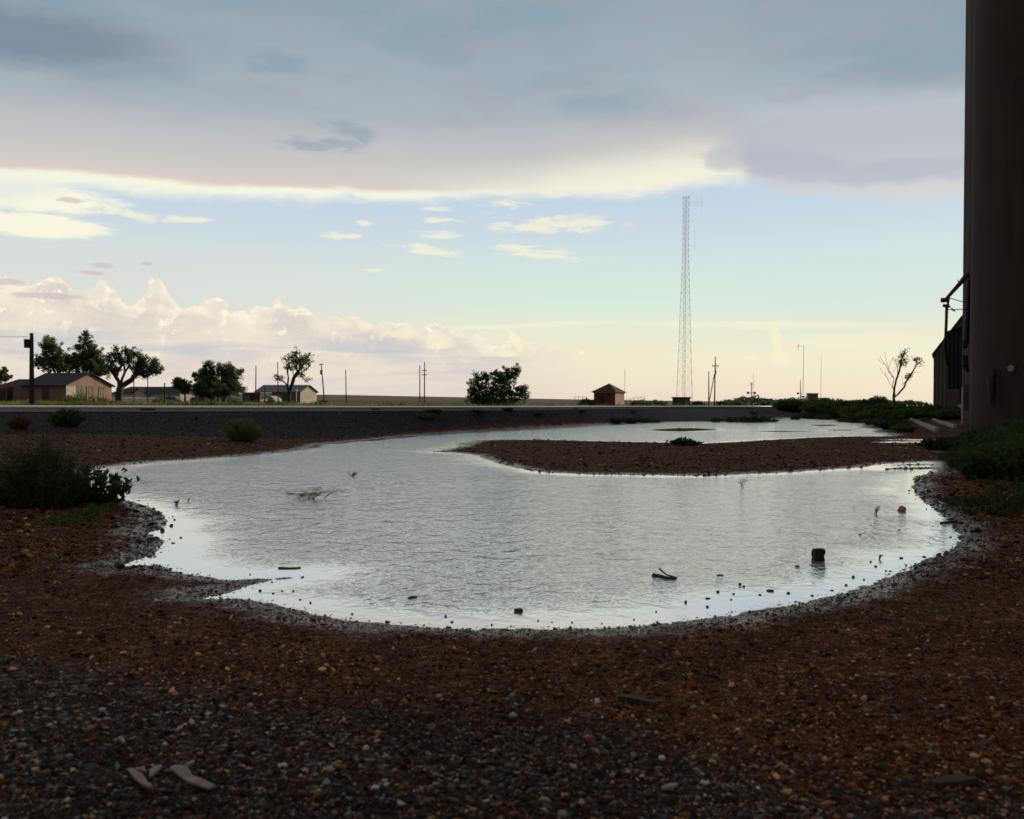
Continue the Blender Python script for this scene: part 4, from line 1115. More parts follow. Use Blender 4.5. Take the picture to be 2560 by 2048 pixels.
def tree(base, blobs, label, trunk_r=0.3, fork=0.35, n_cl=120, per=60, leaf=0.22, clr=0.7, seed=1, name='tree', mat='leaf', bark='bark', lean=(0, 0), stems=1, group=None, bare=(), cat='tree', thick=1.0, limbs=None):
    """blobs: (x, z, rx, rz[, ry]) ellipsoids in metres over the base: the silhouette of the crown seen from the camera"""
    rs = np.random.default_rng(seed)
    root = empty(name, base, 0, label, cat, group)
    vol = np.array([b[2] * b[3] for b in blobs]); cl = []
    for b in blobs:
        k = max(2, int(n_cl * b[2] * b[3] / vol.sum()))
        for _ in range(k):
            d = rs.normal(size=3); d /= np.linalg.norm(d); r = rs.random() ** 0.42 * (1.0 if rs.random() < .78 else rs.uniform(1.1, 1.45))
            ry = b[4] if len(b) > 4 else b[2]
            cl.append((b[0] + d[0] * r * b[2], d[1] * r * ry, b[1] + d[2] * r * b[3]))
    cl = np.array(cl)
    # skeleton: grow to every clump from the nearest existing node
    top = max(b[1] + b[3] for b in blobs)
    nodes = []; parents = []
    for s_ in range(stems):
        a0 = np.array([(s_ - (stems - 1) / 2) * trunk_r * 1.6, 0, -0.2]); l = -1
        tgt = np.array([lean[0] + (s_ - (stems - 1) / 2) * top * 0.16, lean[1], top * fork])
        for k in range(5):
            t = k / 4
            nodes.append(a0 + (tgt - a0) * t + rs.normal(size=3) * 0.06 * top / 10 * (0 < k)); parents.append(l); l = len(nodes) - 1
    ntr = len(nodes); heads = [5 * (k + 1) - 1 for k in range(stems)]
    tips = []
    def grow(i, e, bend=0.07, sag=0.10):
        dist = np.linalg.norm(nodes[i] - e); m_ = max(2, int(dist / (top * 0.06))); l = i; n0 = np.array(nodes[i])
        ctl = n0 * 0.5 + e * 0.5 + np.array([(e[0] - n0[0]) * .12, (e[1] - n0[1]) * .12, -sag * abs(e[0] - n0[0])]) + rs.normal(size=3) * dist * bend
        for k in range(1, m_ + 1):
            t = k / m_
            nodes.append((1 - t) ** 2 * n0 + 2 * t * (1 - t) * ctl + t * t * e); parents.append(l); l = len(nodes) - 1
        return l
    # main limbs: traced ones if given, else one towards the heart of every part of the crown
    if limbs:
        for L_ in limbs:
            L_ = [np.array((u, rs.normal() * .25, v_)) for u, v_ in L_]
            i = int(np.argmin([np.linalg.norm(n_ - L_[0]) for n_ in nodes])); l = i
            for e in L_: nodes.append(e); parents.append(l); l = len(nodes) - 1
            tips.append(l)
    else:
        for b in blobs:
            e = np.array((b[0], rs.normal() * b[2] * .25, b[1] - b[3] * .1))
            i = min(heads, key=lambda h_: abs(nodes[h_][0] - e[0]) + 0.01 * h_)
            if e[2] > nodes[i][2] * .8: tips.append(grow(i, e))
    ends = list(cl) + [np.array((b[0], 0, b[1])) for b in bare]
    order = np.argsort([np.linalg.norm(e - nodes[heads[0]]) for e in ends])
    for oi in order:
        e = np.asarray(ends[oi]); N_ = np.array(nodes)
        dv = e - N_; dist = np.linalg.norm(dv, axis=1)
        w = dist * (1.25 - 0.6 * dv[:, 2] / (dist + 1e-6)) + (np.arange(len(N_)) % 5 < 3) * (np.arange(len(N_)) < ntr) * 100 * (1 if not limbs else 1)
        tips.append(grow(int(np.argmin(w)), e, 0.09, 0.0))
    wgt = np.zeros(len(nodes))
    for l in tips:
        while l >= 0: wgt[l] += 1; l = parents[l]
    rad = trunk_r * thick * (np.maximum(wgt, 1) / max(1, wgt.max())) ** 0.5
    rad = np.maximum(rad, 0.018 * top / 8)
    kids = {}
    for i, p_ in enumerate(parents): kids.setdefault(p_, []).append(i)
    mb = MB()
    def chain(i, start):
        pts = [nodes[start]] if start >= 0 else []; rd = [min(rad[start], rad[i] * 1.25)] if start >= 0 else []
        cur = i
        while True:
            pts.append(nodes[cur]); rd.append(float(rad[cur])); ks = kids.get(cur, [])
            if not ks: break
            ks = sorted(ks, key=lambda k: -rad[k])
            for o in ks[1:]: stack.append((o, cur))
            cur = ks[0]
        if len(pts) > 1: mb.tube(pts, [float(x) for x in rd], 6, cap=False)
    stack = [(i, -1) for i in kids.get(-1, [])]
    while stack: i, s_ = stack.pop(); chain(i, s_)
    mb.build('trunk', M[bark], root, smooth=True)
    if per:
        parts = [leaf_cloud('l', cl, clr * rs.uniform(0.45, 1.25, len(cl)), per, leaf, rs.uniform(0.0, 0.75, len(cl)), 0.85, rs)]
        cloud_obj('crown', parts, M[mat], root)
    return root

def crown_px(px_base, Y, items):
    """turn crown outlines given in picture columns/rows into metres over the base"""
    b = gnd(px_base, Y); out = []
    for it in items:
        cx, cy, rx, ry = it[:4]; w = at(cx, cy, Y); s = Y / F
        out.append((w.x - b.x, w.z - b.z, rx * s, ry * s) + ((it[4] * s,) if len(it) > 4 else ()))
    return b, out
def ptree(px_base, Y, items, label, **kw):
    b, bl = crown_px(px_base, Y, items)
    if kw.get('limbs'):
        kw['limbs'] = [[(at(x, y, Y).x - b.x, at(x, y, Y).z - b.z) for x, y in L_] for L_ in kw['limbs']]
    return tree(b, bl, label, **kw)

ptree(150, 185, [(128, 870, 26, 32), (118, 892, 26, 24), (150, 900, 22, 22), (122, 852, 12, 14), (130, 912, 44, 16), (112, 866, 14, 8), (100, 905, 16, 14), (150, 918, 40, 12)],
      'broad dark tree over the roof ridge of the brick house, looser than its neighbour', trunk_r=0.4, n_cl=260, per=46, leaf=0.16, clr=0.62, seed=3)
ptree(215, 182, [(208, 862, 22, 30), (214, 842, 9, 14), (196, 890, 28, 28), (232, 888, 24, 26), (225, 870, 15, 18), (250, 904, 20, 20), (210, 905, 40, 16), (215, 920, 66, 16), (170, 900, 22, 20), (255, 925, 26, 20), (235, 915, 30, 22)],
      'tallest dark tree with a pointed top over the gable of the brick house', trunk_r=0.45, n_cl=420, per=48, leaf=0.16, clr=0.62, seed=4)
ptree(297, 128, [(295, 882, 13, 14), (335, 888, 24, 16), (278, 895, 13, 14), (358, 902, 18, 14), (320, 878, 14, 8), (385, 905, 16, 12), (372, 925, 26, 18), (300, 905, 16, 12), (345, 915, 20, 14), (268, 915, 14, 18), (290, 925, 14, 14), (390, 922, 16, 14), (352, 932, 20, 12), (315, 900, 20, 10)],
      'forked tree with a leaning dark trunk and open crown beside the brick house', trunk_r=0.42, n_cl=260, per=36, leaf=0.125, clr=0.5, seed=5, fork=0.20, thick=1.1,
      limbs=[[(300, 972), (296, 955), (288, 940), (285, 925), (280, 905)], [(302, 968), (306, 950), (312, 930), (308, 905), (300, 888)], [(310, 932), (322, 912), (325, 892), (320, 880)], [(304, 966), (318, 958), (330, 950), (335, 935), (342, 915), (345, 895), (338, 885)],
             [(332, 945), (345, 930), (358, 912), (372, 900)], [(340, 925), (352, 915), (372, 918), (388, 925)], [(290, 942), (276, 925), (268, 912)]])
ptree(-4, 160, [(2, 935, 20, 16), (-15, 950, 30, 24), (18, 945, 9, 9)], 'small dark bushy tree cut by the edge of the picture beyond the brick house', trunk_r=0.2, n_cl=60, per=60, leaf=0.2, clr=0.6, seed=6)
ptree(462, 205, [(448, 955, 14, 10), (462, 968, 16, 14), (440, 962, 8, 7)], 'small round tree at the foot of the large dark tree cluster', trunk_r=0.18, n_cl=60, per=50, leaf=0.24, clr=0.7, seed=7)
ptree(545, 210, [(522, 918, 16, 16), (565, 922, 22, 16), (535, 945, 40, 24), (585, 938, 22, 18), (500, 945, 18, 18), (540, 972, 66, 26), (575, 965, 34, 24), (510, 978, 30, 22), (600, 930, 8, 8)],
      'large dense dark tree cluster between the pale bungalow and the grey barn', trunk_r=0.5, n_cl=560, per=52, leaf=0.19, clr=0.75, seed=8, fork=0.2, stems=3)
ptree(723, 200, [(742, 880, 12, 10), (760, 902, 20, 13), (727, 892, 16, 8), (770, 888, 10, 8), (745, 898, 16, 12), (755, 915, 24, 12), (725, 915, 16, 14), (700, 944, 16, 9), (715, 900, 10, 6), (754, 936, 9, 8), (765, 950, 10, 6)],
      'slender forked tree with thin wind-bent crown before the grey barn', trunk_r=0.42, n_cl=170, per=20, leaf=0.16, clr=0.7, seed=9, fork=0.10, stems=1, mat='leaf_dry',
      limbs=[[(721, 985), (719, 965), (720, 945), (719, 930)], [(724, 980), (730, 962), (735, 945), (745, 930), (752, 915), (762, 905)], [(734, 948), (732, 925), (728, 905), (722, 892)], [(742, 934), (742, 912), (742, 895), (742, 880)],
             [(750, 918), (752, 900), (758, 890), (768, 885)], [(719, 950), (710, 940), (700, 938)], [(719, 932), (712, 915), (704, 900), (700, 890)], [(719, 935), (716, 915), (714, 895)], [(742, 936), (752, 932), (762, 940)], [(752, 914), (766, 910), (778, 912)]])
ptree(1235, 105, [(1292, 922, 10, 16), (1278, 935, 16, 14), (1252, 938, 24, 20), (1215, 945, 18, 18), (1190, 958, 16, 18), (1180, 985, 16, 22), (1215, 985, 30, 26), (1255, 975, 34, 34), (1300, 985, 24, 20), (1240, 1000, 60, 16), (1190, 938, 4, 12), (1312, 975, 10, 12)],
      'big rounded bush tree standing alone right beyond the railway in mid field', trunk_r=0.16, n_cl=520, per=38, leaf=0.10, clr=0.36, seed=10, fork=0.12, stems=5, mat='leaf')
ptree(2235, 110, [(2255, 893, 7, 10), (2262, 880, 5, 8), (2291, 898, 10, 8), (2272, 940, 10, 8), (2250, 905, 8, 9), (2300, 905, 6, 5), (2264, 905, 6, 8)],
      'nearly bare slim tree with few leaves rising from the weeds by the metal store', trunk_r=0.20, n_cl=60, per=12, leaf=0.10, clr=0.42, seed=12, fork=0.08, mat='leaf_dry', bark='bark_pale',
      limbs=[[(2237, 990), (2238, 970), (2242, 950), (2248, 930), (2252, 912), (2256, 895), (2262, 875)], [(2237, 985), (2233, 965), (2230, 945), (2224, 930), (2214, 915), (2206, 900), (2203, 890)], [(2229, 942), (2222, 925), (2228, 905), (2233, 890)],
             [(2238, 992), (2246, 985), (2256, 968), (2264, 955), (2275, 940), (2284, 925), (2292, 905)], [(2236, 980), (2226, 955), (2218, 938), (2212, 928)], [(2225, 935), (2216, 905), (2212, 880)], [(2210, 912), (2200, 905), (2196, 895)], [(2233, 935), (2236, 915), (2234, 895)], [(2222, 948), (2208, 930), (2200, 920)], [(2285, 925), (2292, 918), (2304, 915)], [(2278, 935), (2290, 930), (2298, 932)], [(2256, 900), (2250, 885), (2249, 872)], [(2258, 890), (2268, 880), (2270, 868)], [(2262, 958), (2272, 950), (2280, 950)], [(2246, 936), (2244, 915), (2240, 900)], [(2258, 965), (2254, 950), (2253, 940)], [(2272, 944), (2282, 938)],
             [(2254, 905), (2265, 895), (2272, 888)], [(2288, 915), (2298, 908), (2304, 902)]], thick=0.75)

# ------------------------------------------------------------------ weeds
def weed(base, h, w, label, n_stem=60, leaf=0.03, per=10, seed=1, mat='weed', group=None, spread=0.5, name='weed_bush', long_=3.0, d=None, cat='weed', stem='twig', up=1.2, droop=0.0, tone=0.5):
    """a bushy weed: thin stems fanning from the ground, small leaves all along them"""
    rs = np.random.default_rng(seed)
    root = empty(name, base, rs.random() * 6.28, label, cat, group)
    mb = MB(); cen = []; tn = []
    d = d or w
    for k in range(n_stem):
        a = rs.random() * 6.283; r = math.sqrt(rs.random())
        bx, by = math.cos(a) * r * w * 0.28, math.sin(a) * r * d * 0.28
        hh = h * (1.05 - 0.50 * r ** 2) * rs.uniform(0.72, 1.05)
        tx, ty = bx + math.cos(a) * r * w * spread * rs.uniform(.5, 1), by + math.sin(a) * r * d * spread * rs.uniform(.5, 1)
        pts = [(bx + (tx - bx) * t ** 1.4 + rs.normal() * .015 * h, by + (ty - by) * t ** 1.4 + rs.normal() * .015 * h, -0.03 + hh * (t - droop * t * t)) for t in (0, .25, .5, .75, 1)]
        mb.tube(pts, [h * .008, h * .007, h * .006, h * .004, h * .002], 3, cap=False)
        for j in range(per):
            t = rs.uniform(0.12, 1.0); i = min(3, int(t * 4)); u = t * 4 - i
            cen.append([pts[i][c_] * (1 - u) + pts[i + 1][c_] * u for c_ in range(3)]); tn.append(np.clip(tone + rs.normal() * 0.15 + 0.15 * (rs.random() - .5) , 0, 1))
    mb.build('stems', M[stem], root)
    V, Fc, T_ = leaf_cloud('l', cen, h * 0.085, 4, leaf, tn, 0.9, rs, long_, up)
    cloud_obj('leaves', [(V, Fc, T_)], M[mat], root)
    return root
# by the camera's west side: the dark kochia clump and the broad leaved weed
for i, (px, py, h, w, lab) in enumerate([(105, 1268, 0.92, 1.05, 'tallest dark feathery weed of the clump by the west tip of the puddle'),
        (40, 1262, 0.62, 0.9, 'dark feathery weed cut by the picture edge, lower than its tall neighbour'),
        (172, 1262, 0.46, 0.6, 'low dark weed squeezed between the tall feathery one and the broad leaved one'),
        (-30, 1255, 0.55, 0.8, 'feathery weed almost outside the picture at the edge of the dark clump')]):
    weed(gp_(px, py), h, w, lab, n_stem=150, leaf=0.016, per=17, seed=20 + i, mat='weed_dark', long_=3.4, spread=0.42)
weed(gp_(240, 1258), 0.60, 0.66, 'leafy dark weed with broad drooping leaves leaning over the bright water', n_stem=40, leaf=0.042, per=9, seed=31, mat='weed_dark', long_=2.0, spread=0.75, name='leafy_weed', up=0.2)
weed(gp_(272, 1256), 0.20, 0.34, 'small dark leafy sprig at the very edge of the water beyond the broad leaved weed', n_stem=14, leaf=0.036, per=8, seed=32, mat='weed_dark', long_=2.0, spread=0.8, name='leafy_weed', up=0.2)
for i, (px, py, h, w) in enumerate([(215, 1290, 0.16, 0.4), (175, 1312, 0.10, 0.35), (262, 1272, 0.12, 0.3), (125, 1305, 0.08, 0.3)]):
    weed(gp_(px, py), h, w, ['short green sprouting weed under the broad leaved one', 'flat green sprout on bare dirt below the clump of weeds', 'thin green sprout between the leafy weeds and the shore', 'flat green sprout below the tallest feathery weed'][i],
         n_stem=26, leaf=0.016, per=8, seed=40 + i, mat='weed', long_=3.0, spread=0.9, name='weed_sprout')
# bank of the railway
weed(gp_(608, 1104), 0.86, 1.15, 'bright yellow green bushy weed on the stone bank below the rails', n_stem=110, leaf=0.026, per=16, seed=50, mat='weed', long_=3.4, spread=0.5, tone=0.75)
weed(gp_(168, 1066), 0.62, 1.0, 'dark round bush poking up in front of the rails', n_stem=90, leaf=0.03, per=14, seed=51, mat='weed_dark', long_=2.4)
weed(gp_(46, 1072), 0.42, 0.62, 'orange brown dry tumbleweed on the stone bank', n_stem=70, leaf=0.022, per=14, seed=52, mat='tumble', long_=2.0, name='tumbleweed')
bank = [(1065, 1045, .2, 1.4, 'flat green weed patch on the ballast west of the lone bush tree'), (1195, 1036, .14, .9, 'dark low weed on the ballast just under the rails, before the lone bush tree'), (1272, 1030, .24, .45, 'dark little weed sticking up over the rail before the lone bush tree'),
        (1085, 1031, .12, .8, 'tiny dark weed on the shoulder of the ballast west of the bush tree'), (1342, 1040, .14, .7, 'dark weed spot on the ballast east of the lone bush tree'), (1452, 1032, .14, .6, 'dark weed under the rails before the brick hut'),
        (1540, 1059, .42, 1.4, 'dense dark weed at the far shore below the brick hut'), (1575, 1059, .40, 1.4, 'green weed at the far shore next to the dense dark one'), (1630, 1058, .40, 1.6, 'low green weed on the far shore below the gap before the tower'),
        (1605, 1055, .3, 1.3, 'weed behind the shore weeds below the brick hut'), (1790, 1057, .45, .9, 'small round weed at the far water edge beyond the small bar'), (1850, 1058, .6, 2.4, 'broad dark green weed reaching into the far water'),
        (1885, 1057, .7, 2.2, 'dark green weed beside the broad one in the far water'), (1920, 1057, .5, 1.6, 'lowest end of the weed row in the far water'), (1988, 1053, .8, 1.0, 'upright weed standing alone in the far water'),
        (1880, 1034, .2, 1.4, 'weed on the bank under the crossing signal'), (1580, 1031, .12, 1.0, 'flat weed on the ballast shoulder east of the brick hut')]
for i, (px, py, h, w, lab) in enumerate(bank):
    weed(gp_(px, py), h, w, lab, n_stem=60, leaf=0.05, per=10, seed=60 + i, mat='weed_dark' if 'dark' in lab else 'weed', long_=2.2, spread=0.5)
weed(gp_(1712, 1114), 0.27, 1.05, 'dark green weed tuft on the shore of the sand spit', n_stem=110, leaf=0.035, per=9, seed=90, mat='weed_dark', long_=2.4, spread=0.5, d=.5)
# big weeds under the silos
big_ = [(2560, 1200, 1.15, 2.0, 'tallest green weed bush at the foot of the first silo, cut by the picture edge'), (2480, 1196, 0.95, 1.7, 'wide green weed bush before the first silo'),
        (2425, 1168, 0.72, 1.3, 'green weed bush with loose tops between the dark bush and the wide one'), (2352, 1124, 0.55, 1.3, 'dark bush beside the pale kerb beams'), (2412, 1122, 0.62, 1.3, 'dark green bush behind the dark one at the kerb beams'),
        (2520, 1165, 1.3, 2.2, 'tall pale green weed bush standing against the silo wall'), (2465, 1120, 0.95, 2.0, 'green bush below the white lobby post'), (2550, 1120, 1.3, 2.4, 'tall green bush under the round white gauge'),
        (2620, 1190, 1.2, 2.0, 'green weed bush outside the edge beside the tallest one'), (2600, 1140, 1.5, 2.6, 'tall weed bush outside the edge behind the tallest one')]
for i, (px, py, h, w, lab) in enumerate(big_):
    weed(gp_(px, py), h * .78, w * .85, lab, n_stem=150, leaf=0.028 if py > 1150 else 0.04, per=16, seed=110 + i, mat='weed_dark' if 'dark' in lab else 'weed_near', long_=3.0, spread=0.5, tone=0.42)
for i, (px, py, h, w, lab) in enumerate([(2470, 1284, .30, .8, 'low green weed sprawling on the gravel inside the east shore'), (2550, 1275, .42, .8, 'low green weed at the picture edge level with the orange rock'), (2420, 1262, .18, .5, 'sparse little weed between the shore gravel and the sprawling weed'), (2500, 1258, .2, .6, 'sparse weed behind the sprawling weed'), (2545, 1225, .3, .9, 'dim weed in the shade below the tallest weed bush')]):
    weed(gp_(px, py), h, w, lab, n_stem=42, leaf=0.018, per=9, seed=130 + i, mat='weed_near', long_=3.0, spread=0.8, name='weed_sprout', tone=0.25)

# weed bank across the far east side: one bush of each kind, then copies
protos = []
for k in range(4):
    protos.append(weed(Vector((0, 0, 0)), 1.0, 2.1, None, n_stem=110, leaf=0.085, per=12, seed=150 + k, mat='weed' if k % 2 else 'weed_dark', long_=2.0, spread=0.5, tone=0.45))
rs = np.random.default_rng(5)
spots = []
for k in range(170):
    px = rs.uniform(1945, 2420); t = (px - 1945) / 475
    Y = rs.uniform(84 - 14 * t, 150 - 40 * t) if rs.random() < 0.4 else rs.uniform(80 - 10 * t, 104 - 24 * t)
    g_ = gnd(px, Y)
    if sdist(np.array([[g_.x, g_.y]]), SHORE)[0] < 0.9: continue
    if px > 2225 and Y < 95: continue
    if -6.8 < q_of(g_.x, g_.y)[0] < 2.3: continue
    spots.append((Y, px, g_))
for px, py in [(2235, 1074), (2262, 1080), (2222, 1060), (2180, 1062), (2205, 1066), (2120, 1060), (2150, 1059), (2060, 1050), (2030, 1048), (2010, 1046)]:
    g_ = gp_(px, py); spots.append((-g_.y, px, g_))
tones = ['rounded', 'ragged', 'dark', 'pale green', 'squat', 'upright', 'leaning', 'broad']
for i, (Y, px, g_) in enumerate(spots):
    pr_ = protos[i % 4]
    o = pr_ if i < 4 else copy_tree(pr_)
    s_ = rs.uniform(0.8, 1.35) * (1.25 if Y > 110 else 0.95 if Y > 0 else 0.6)
    o.location = g_; o.scale = (s_ * 1.25, s_ * 1.25, s_); o.rotation_euler = (0, 0, rs.random() * 6.28)
    o['label'] = 'green weed bush in the crowded weed bank below the metal store and bare tree'
    o['category'] = 'weed'; o['group'] = 'bushes of the far weed bank'
ptree(2195, 165, [(2195, 1002, 22, 10), (2180, 1008, 18, 8), (2210, 1006, 14, 8)], 'hazy grey green thicket behind the weed bank near the bare tree', trunk_r=0.1, n_cl=60, per=50, leaf=0.16, clr=0.6, seed=160, stems=4, fork=.2, name='thicket')
for i, (px, Y, w_, h_, lab) in enumerate([(1600, 175, 34, 12, 'low green bush beside the red brick hut'), (1640, 190, 30, 9, 'low wide bush between the hut and the tower'), (1745, 200, 16, 7, 'low bush against the far side of the lattice tower'),
        (1830, 200, 26, 10, 'green bush between the braced pole and the crossing signal'), (1850, 230, 24, 14, 'taller grey green bush behind the crossing signal'), (1810, 190, 18, 8, 'low green bush right of the braced pole'.replace('right of', 'just past')),
        (1920, 210, 30, 8, 'flat green bush in the field past the crossing signal'), (1462, 190, 16, 14, 'dim bush inside the tall wire fence by the hut'), (1980, 300, 26, 11, 'faint grey tree row end behind the signal mast')]):
    b, bl = crown_px(px, Y, [(px, 1012 - h_ * .3, w_ * .8, h_ * .7), (px + w_ * .5, 1013 - h_ * .2, w_ * .5, h_ * .5), (px - w_ * .5, 1013 - h_ * .1, w_ * .5, h_ * .4)])
    tree(b, bl, lab, trunk_r=0.07, n_cl=60, per=44, leaf=0.15, clr=0.42, seed=170 + i, stems=4, fork=.15, name='bush', cat='bush')

# far wood line that reads as one mass
cs = []; rs = np.random.default_rng(77)
for k in range(240):
    a = rs.uniform(0.22, 0.40); D_ = rs.uniform(820, 1050)
    x, y = D_ * math.sin(a), D_ * math.cos(a); hgt = rs.uniform(1, 3.2) * (1.0 + 0.9 * math.exp(-((a - 0.242) / .01) ** 2) + .7 * math.exp(-((a - 0.30) / .02) ** 2))
    for j in range(3): cs.append((x + rs.normal() * 3, y + rs.normal() * 3, H(x, y) + rs.uniform(0.2, hgt)))
V, Fc, T_ = leaf_cloud('w', cs, 2.6, 24, 1.3, 0.55, 0.6, rs, 1.3)
M['far'] = foliage('far_trees', (0.06, 0.08, 0.065), (0.13, 0.15, 0.12), 0.2)
tag(link('distant_wood', mesh_np('distant_wood', V, Fc, attrs={'tint': T_}), M['far']), 'thin grey green line of far off trees on the horizon', 'wood', kind='stuff')

# ------------------------------------------------------------------ field grass along the far side of the track (nobody could count it)
rs = np.random.default_rng(3)
def blades(n, tmin, tmax, q0, q1, hmin, hmax, wd, pw=1.5):
    rho = rs.uniform(tmin, tmax, n); Yd = q0 * (q1 / q0) ** (rs.random(n) ** pw); x = rho * Yd; y = Yd
    k_ = q_of(x, y) < -7.2; x, y = x[k_], y[k_]
    cl_ = fbm(x, y, 0.55, 3); keep = cl_ > -0.16
    x, y, cl_ = x[keep], y[keep], cl_[keep]; n = len(x)
    z = height(x, y); hh = (hmin + (hmax - hmin) * rs.random(n)) * np.clip(0.75 + cl_ * 2.4, .35, 1.6)
    a = rs.random(n) * 6.28; w = wd * rs.uniform(.6, 1.4, n); lean = rs.normal(size=(n, 2)) * (0.22 * hh)[:, None]
    dxx, dyy = np.cos(a) * w, np.sin(a) * w
    V = np.stack([np.stack([x - dxx, y - dyy, z - .03], 1), np.stack([x + dxx, y + dyy, z - .03], 1),
                  np.stack([x + dxx * .6 + lean[:, 0] * .45, y + dyy * .6 + lean[:, 1] * .45, z + hh * .6], 1), np.stack([x + lean[:, 0], y + lean[:, 1], z + hh], 1)], 1).reshape(-1, 3)
    tn = np.repeat(np.clip(0.45 + cl_ * 1.2 + rs.normal(size=n) * .2, 0, 1), 4)
    return V, np.arange(4 * n).reshape(n, 4), tn
parts_ = [blades(110000, -0.58, 0.30, 46, 110, 0.3, 0.65, 0.035, 1.0), blades(60000, -0.58, 0.5, 90, 260, 0.3, 0.75, 0.07, 1.0)]
V = []; Fs = []; T_ = []; o_ = 0
for v, f_, t_ in parts_: V.append(v); Fs.append(f_ + o_); T_.append(t_); o_ += len(v)
tag(link('field_grass', mesh_np('field_grass', np.concatenate(V), np.concatenate(Fs), attrs={'tint': np.concatenate(T_)}), M['grass']), 'green and straw coloured grass of the field beyond the rails', 'grass', kind='stuff')

# weeds growing along house walls
for i, (px, Y, h, w) in enumerate([(178, 143, 1.6, 3.0), (212, 142, 2.1, 4.2), (250, 143, 1.3, 3.0), (290, 124, .8, 2.4), (590, 110, 1.1, 1.6), (680, 120, 1.1, 2.6), (720, 150, 1.0, 3), (800, 150, .9, 2.6), (820, 160, .8, 3), (400, 120, 1.2, 1.6)]):
    weed(gnd(px, Y), h, w, ['straggly shrub before the pale siding of the brick house', 'straggly shrub before the barred gable windows', 'straggly shrub at the far corner of the gable', 'weeds round the foot of the forked tree', 'tall thistle like weed before the tree cluster',
         'tall weeds before the grey barn', 'weeds at the foot of the slender forked tree', 'weeds round the leaning pole', 'low weeds past the leaning pole', 'tall weeds before the parked car'][i], n_stem=60, leaf=.09, per=9, seed=200 + i, long_=2.0, name='shrub', cat='shrub')

# ------------------------------------------------------------------ gravel: loose stones in every size
ico = np.array([(0, -.526, .851), (0, .526, .851), (0, -.526, -.851), (0, .526, -.851), (.851, 0, .526), (.851, 0, -.526), (-.851, 0, .526), (-.851, 0, -.526), (.526, .851, 0), (-.526, .851, 0), (.526, -.851, 0), (-.526, -.851, 0)])
icf = np.array([(0, 4, 1), (0, 10, 4), (0, 11, 10), (0, 6, 11), (0, 1, 6), (1, 4, 8), (4, 5, 8), (4, 10, 5), (10, 2, 5), (10, 11, 2), (11, 7, 2), (11, 6, 7), (6, 9, 7), (6, 1, 9), (1, 8, 9), (3, 8, 5), (3, 5, 2), (3, 2, 7), (3, 7, 9), (3, 9, 8)])
PAL = np.array([(.026, .010, .007), (.090, .030, .012), (.17, .056, .019), (.30, .145, .045), (.46, .31, .13), (.030, .030, .034), (.080, .086, .088), (.24, .23, .21), (.5, .48, .45)])
W_RED = np.array([.34, .27, .19, .10, .045, .02, .008, .018, .004]); W_GREY = np.array([.34, .12, .05, .04, .04, .25, .09, .05, .015])
W_BAL = np.array([.42, .05, .02, .01, .01, .38, .09, .015, .006])
def stones(name, n, dmin, dmax, s_lo, s_hi, label, az0=-0.56, az1=0.58, sd_lim=-0.13, pw=1.0):
    a = rs.uniform(az0, az1, n); u = rs.random(n)
    d = dmin * (dmax / dmin) ** (u ** pw)
    x, y = d * np.sin(a), d * np.cos(a)
    sdv = water_sd(np.stack([x, y], 1)); q_ = q_of(x, y)
    keep = (sdv > sd_lim * rs.random(n) ** 2.2) & (q_ > 1.6)
    x, y, d, sdv, q_ = (v[keep] for v in (x, y, d, sdv, q_)); n = len(x)
    ex_ = {}; z = height(x, y, ex_)
    r = s_lo * np.exp(rs.exponential(0.42, n)); r = np.minimum(r, s_hi) * np.clip(d / 8.0, 1, 2.0)
    r = np.where(sdv < 0, np.minimum(r * 1.1, -z + r * 0.45), r)
    zz = np.where(sdv < 0, -r * 0.25, z + r * 0.12)
    sc = rs.uniform(0.55, 1.35, (n, 3)) * np.array([1, 1, .62]) * r[:, None]
    th = rs.random(n) * 6.28; c_, s_ = np.cos(th), np.sin(th)
    jit = ico[None] * (1 + rs.normal(size=(n, 12, 1)) * 0.2)
    Vl = jit * sc[:, None, :]
    tl = rs.normal(size=(n, 1)) * .35
    X_ = Vl[..., 0] * c_[:, None] - Vl[..., 1] * s_[:, None]; Y_ = Vl[..., 0] * s_[:, None] + Vl[..., 1] * c_[:, None]; Z_ = Vl[..., 2] + Vl[..., 0] * tl
    V = np.stack([X_ + x[:, None], Y_ + y[:, None], Z_ + zz[:, None]], -1).reshape(-1, 3)
    Fc = (icf[None] + (np.arange(n) * 12)[:, None, None]).reshape(-1, 3)
    grey = sstep(4.7, 3.7, y + x * .40 + fbm(x, y, .8, 3) * 2.0); bal_ = sstep(.42, .62, ex_['w'] + fbm(x, y, .7, 3) * .3)
    sel = rs.random(n); pick = np.array([rs.choice(9, p=w / w.sum(), size=n) for w in (W_RED, W_GREY, W_BAL)])
    idx = np.where(sel < bal_, pick[2], np.where(rs.random(n) < grey, pick[1], pick[0]))
    idx = np.where((sdv < .0) & (rs.random(n) < .85), 0, idx)
    patch = 1 + fbm(x, y, .9, 3) * 1.1
    c = PAL[idx] * (rs.uniform(.7, 1.35, n) * np.clip(patch, .45, 1.6))[:, None]
    c = c * np.where(sdv < .25, .6, 1.0)[:, None]
    wet_ = sstep(.65, .05, sdv + fbm(x, y, 2.2, 4) * 1.1)
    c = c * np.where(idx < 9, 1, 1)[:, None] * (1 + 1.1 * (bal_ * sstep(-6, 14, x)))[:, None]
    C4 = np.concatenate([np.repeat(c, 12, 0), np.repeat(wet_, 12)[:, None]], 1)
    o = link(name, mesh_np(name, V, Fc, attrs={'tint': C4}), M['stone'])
    return tag(o, label, 'gravel', kind='stuff')
M['stone'] = tinted('stones', 0.82, 0.12)
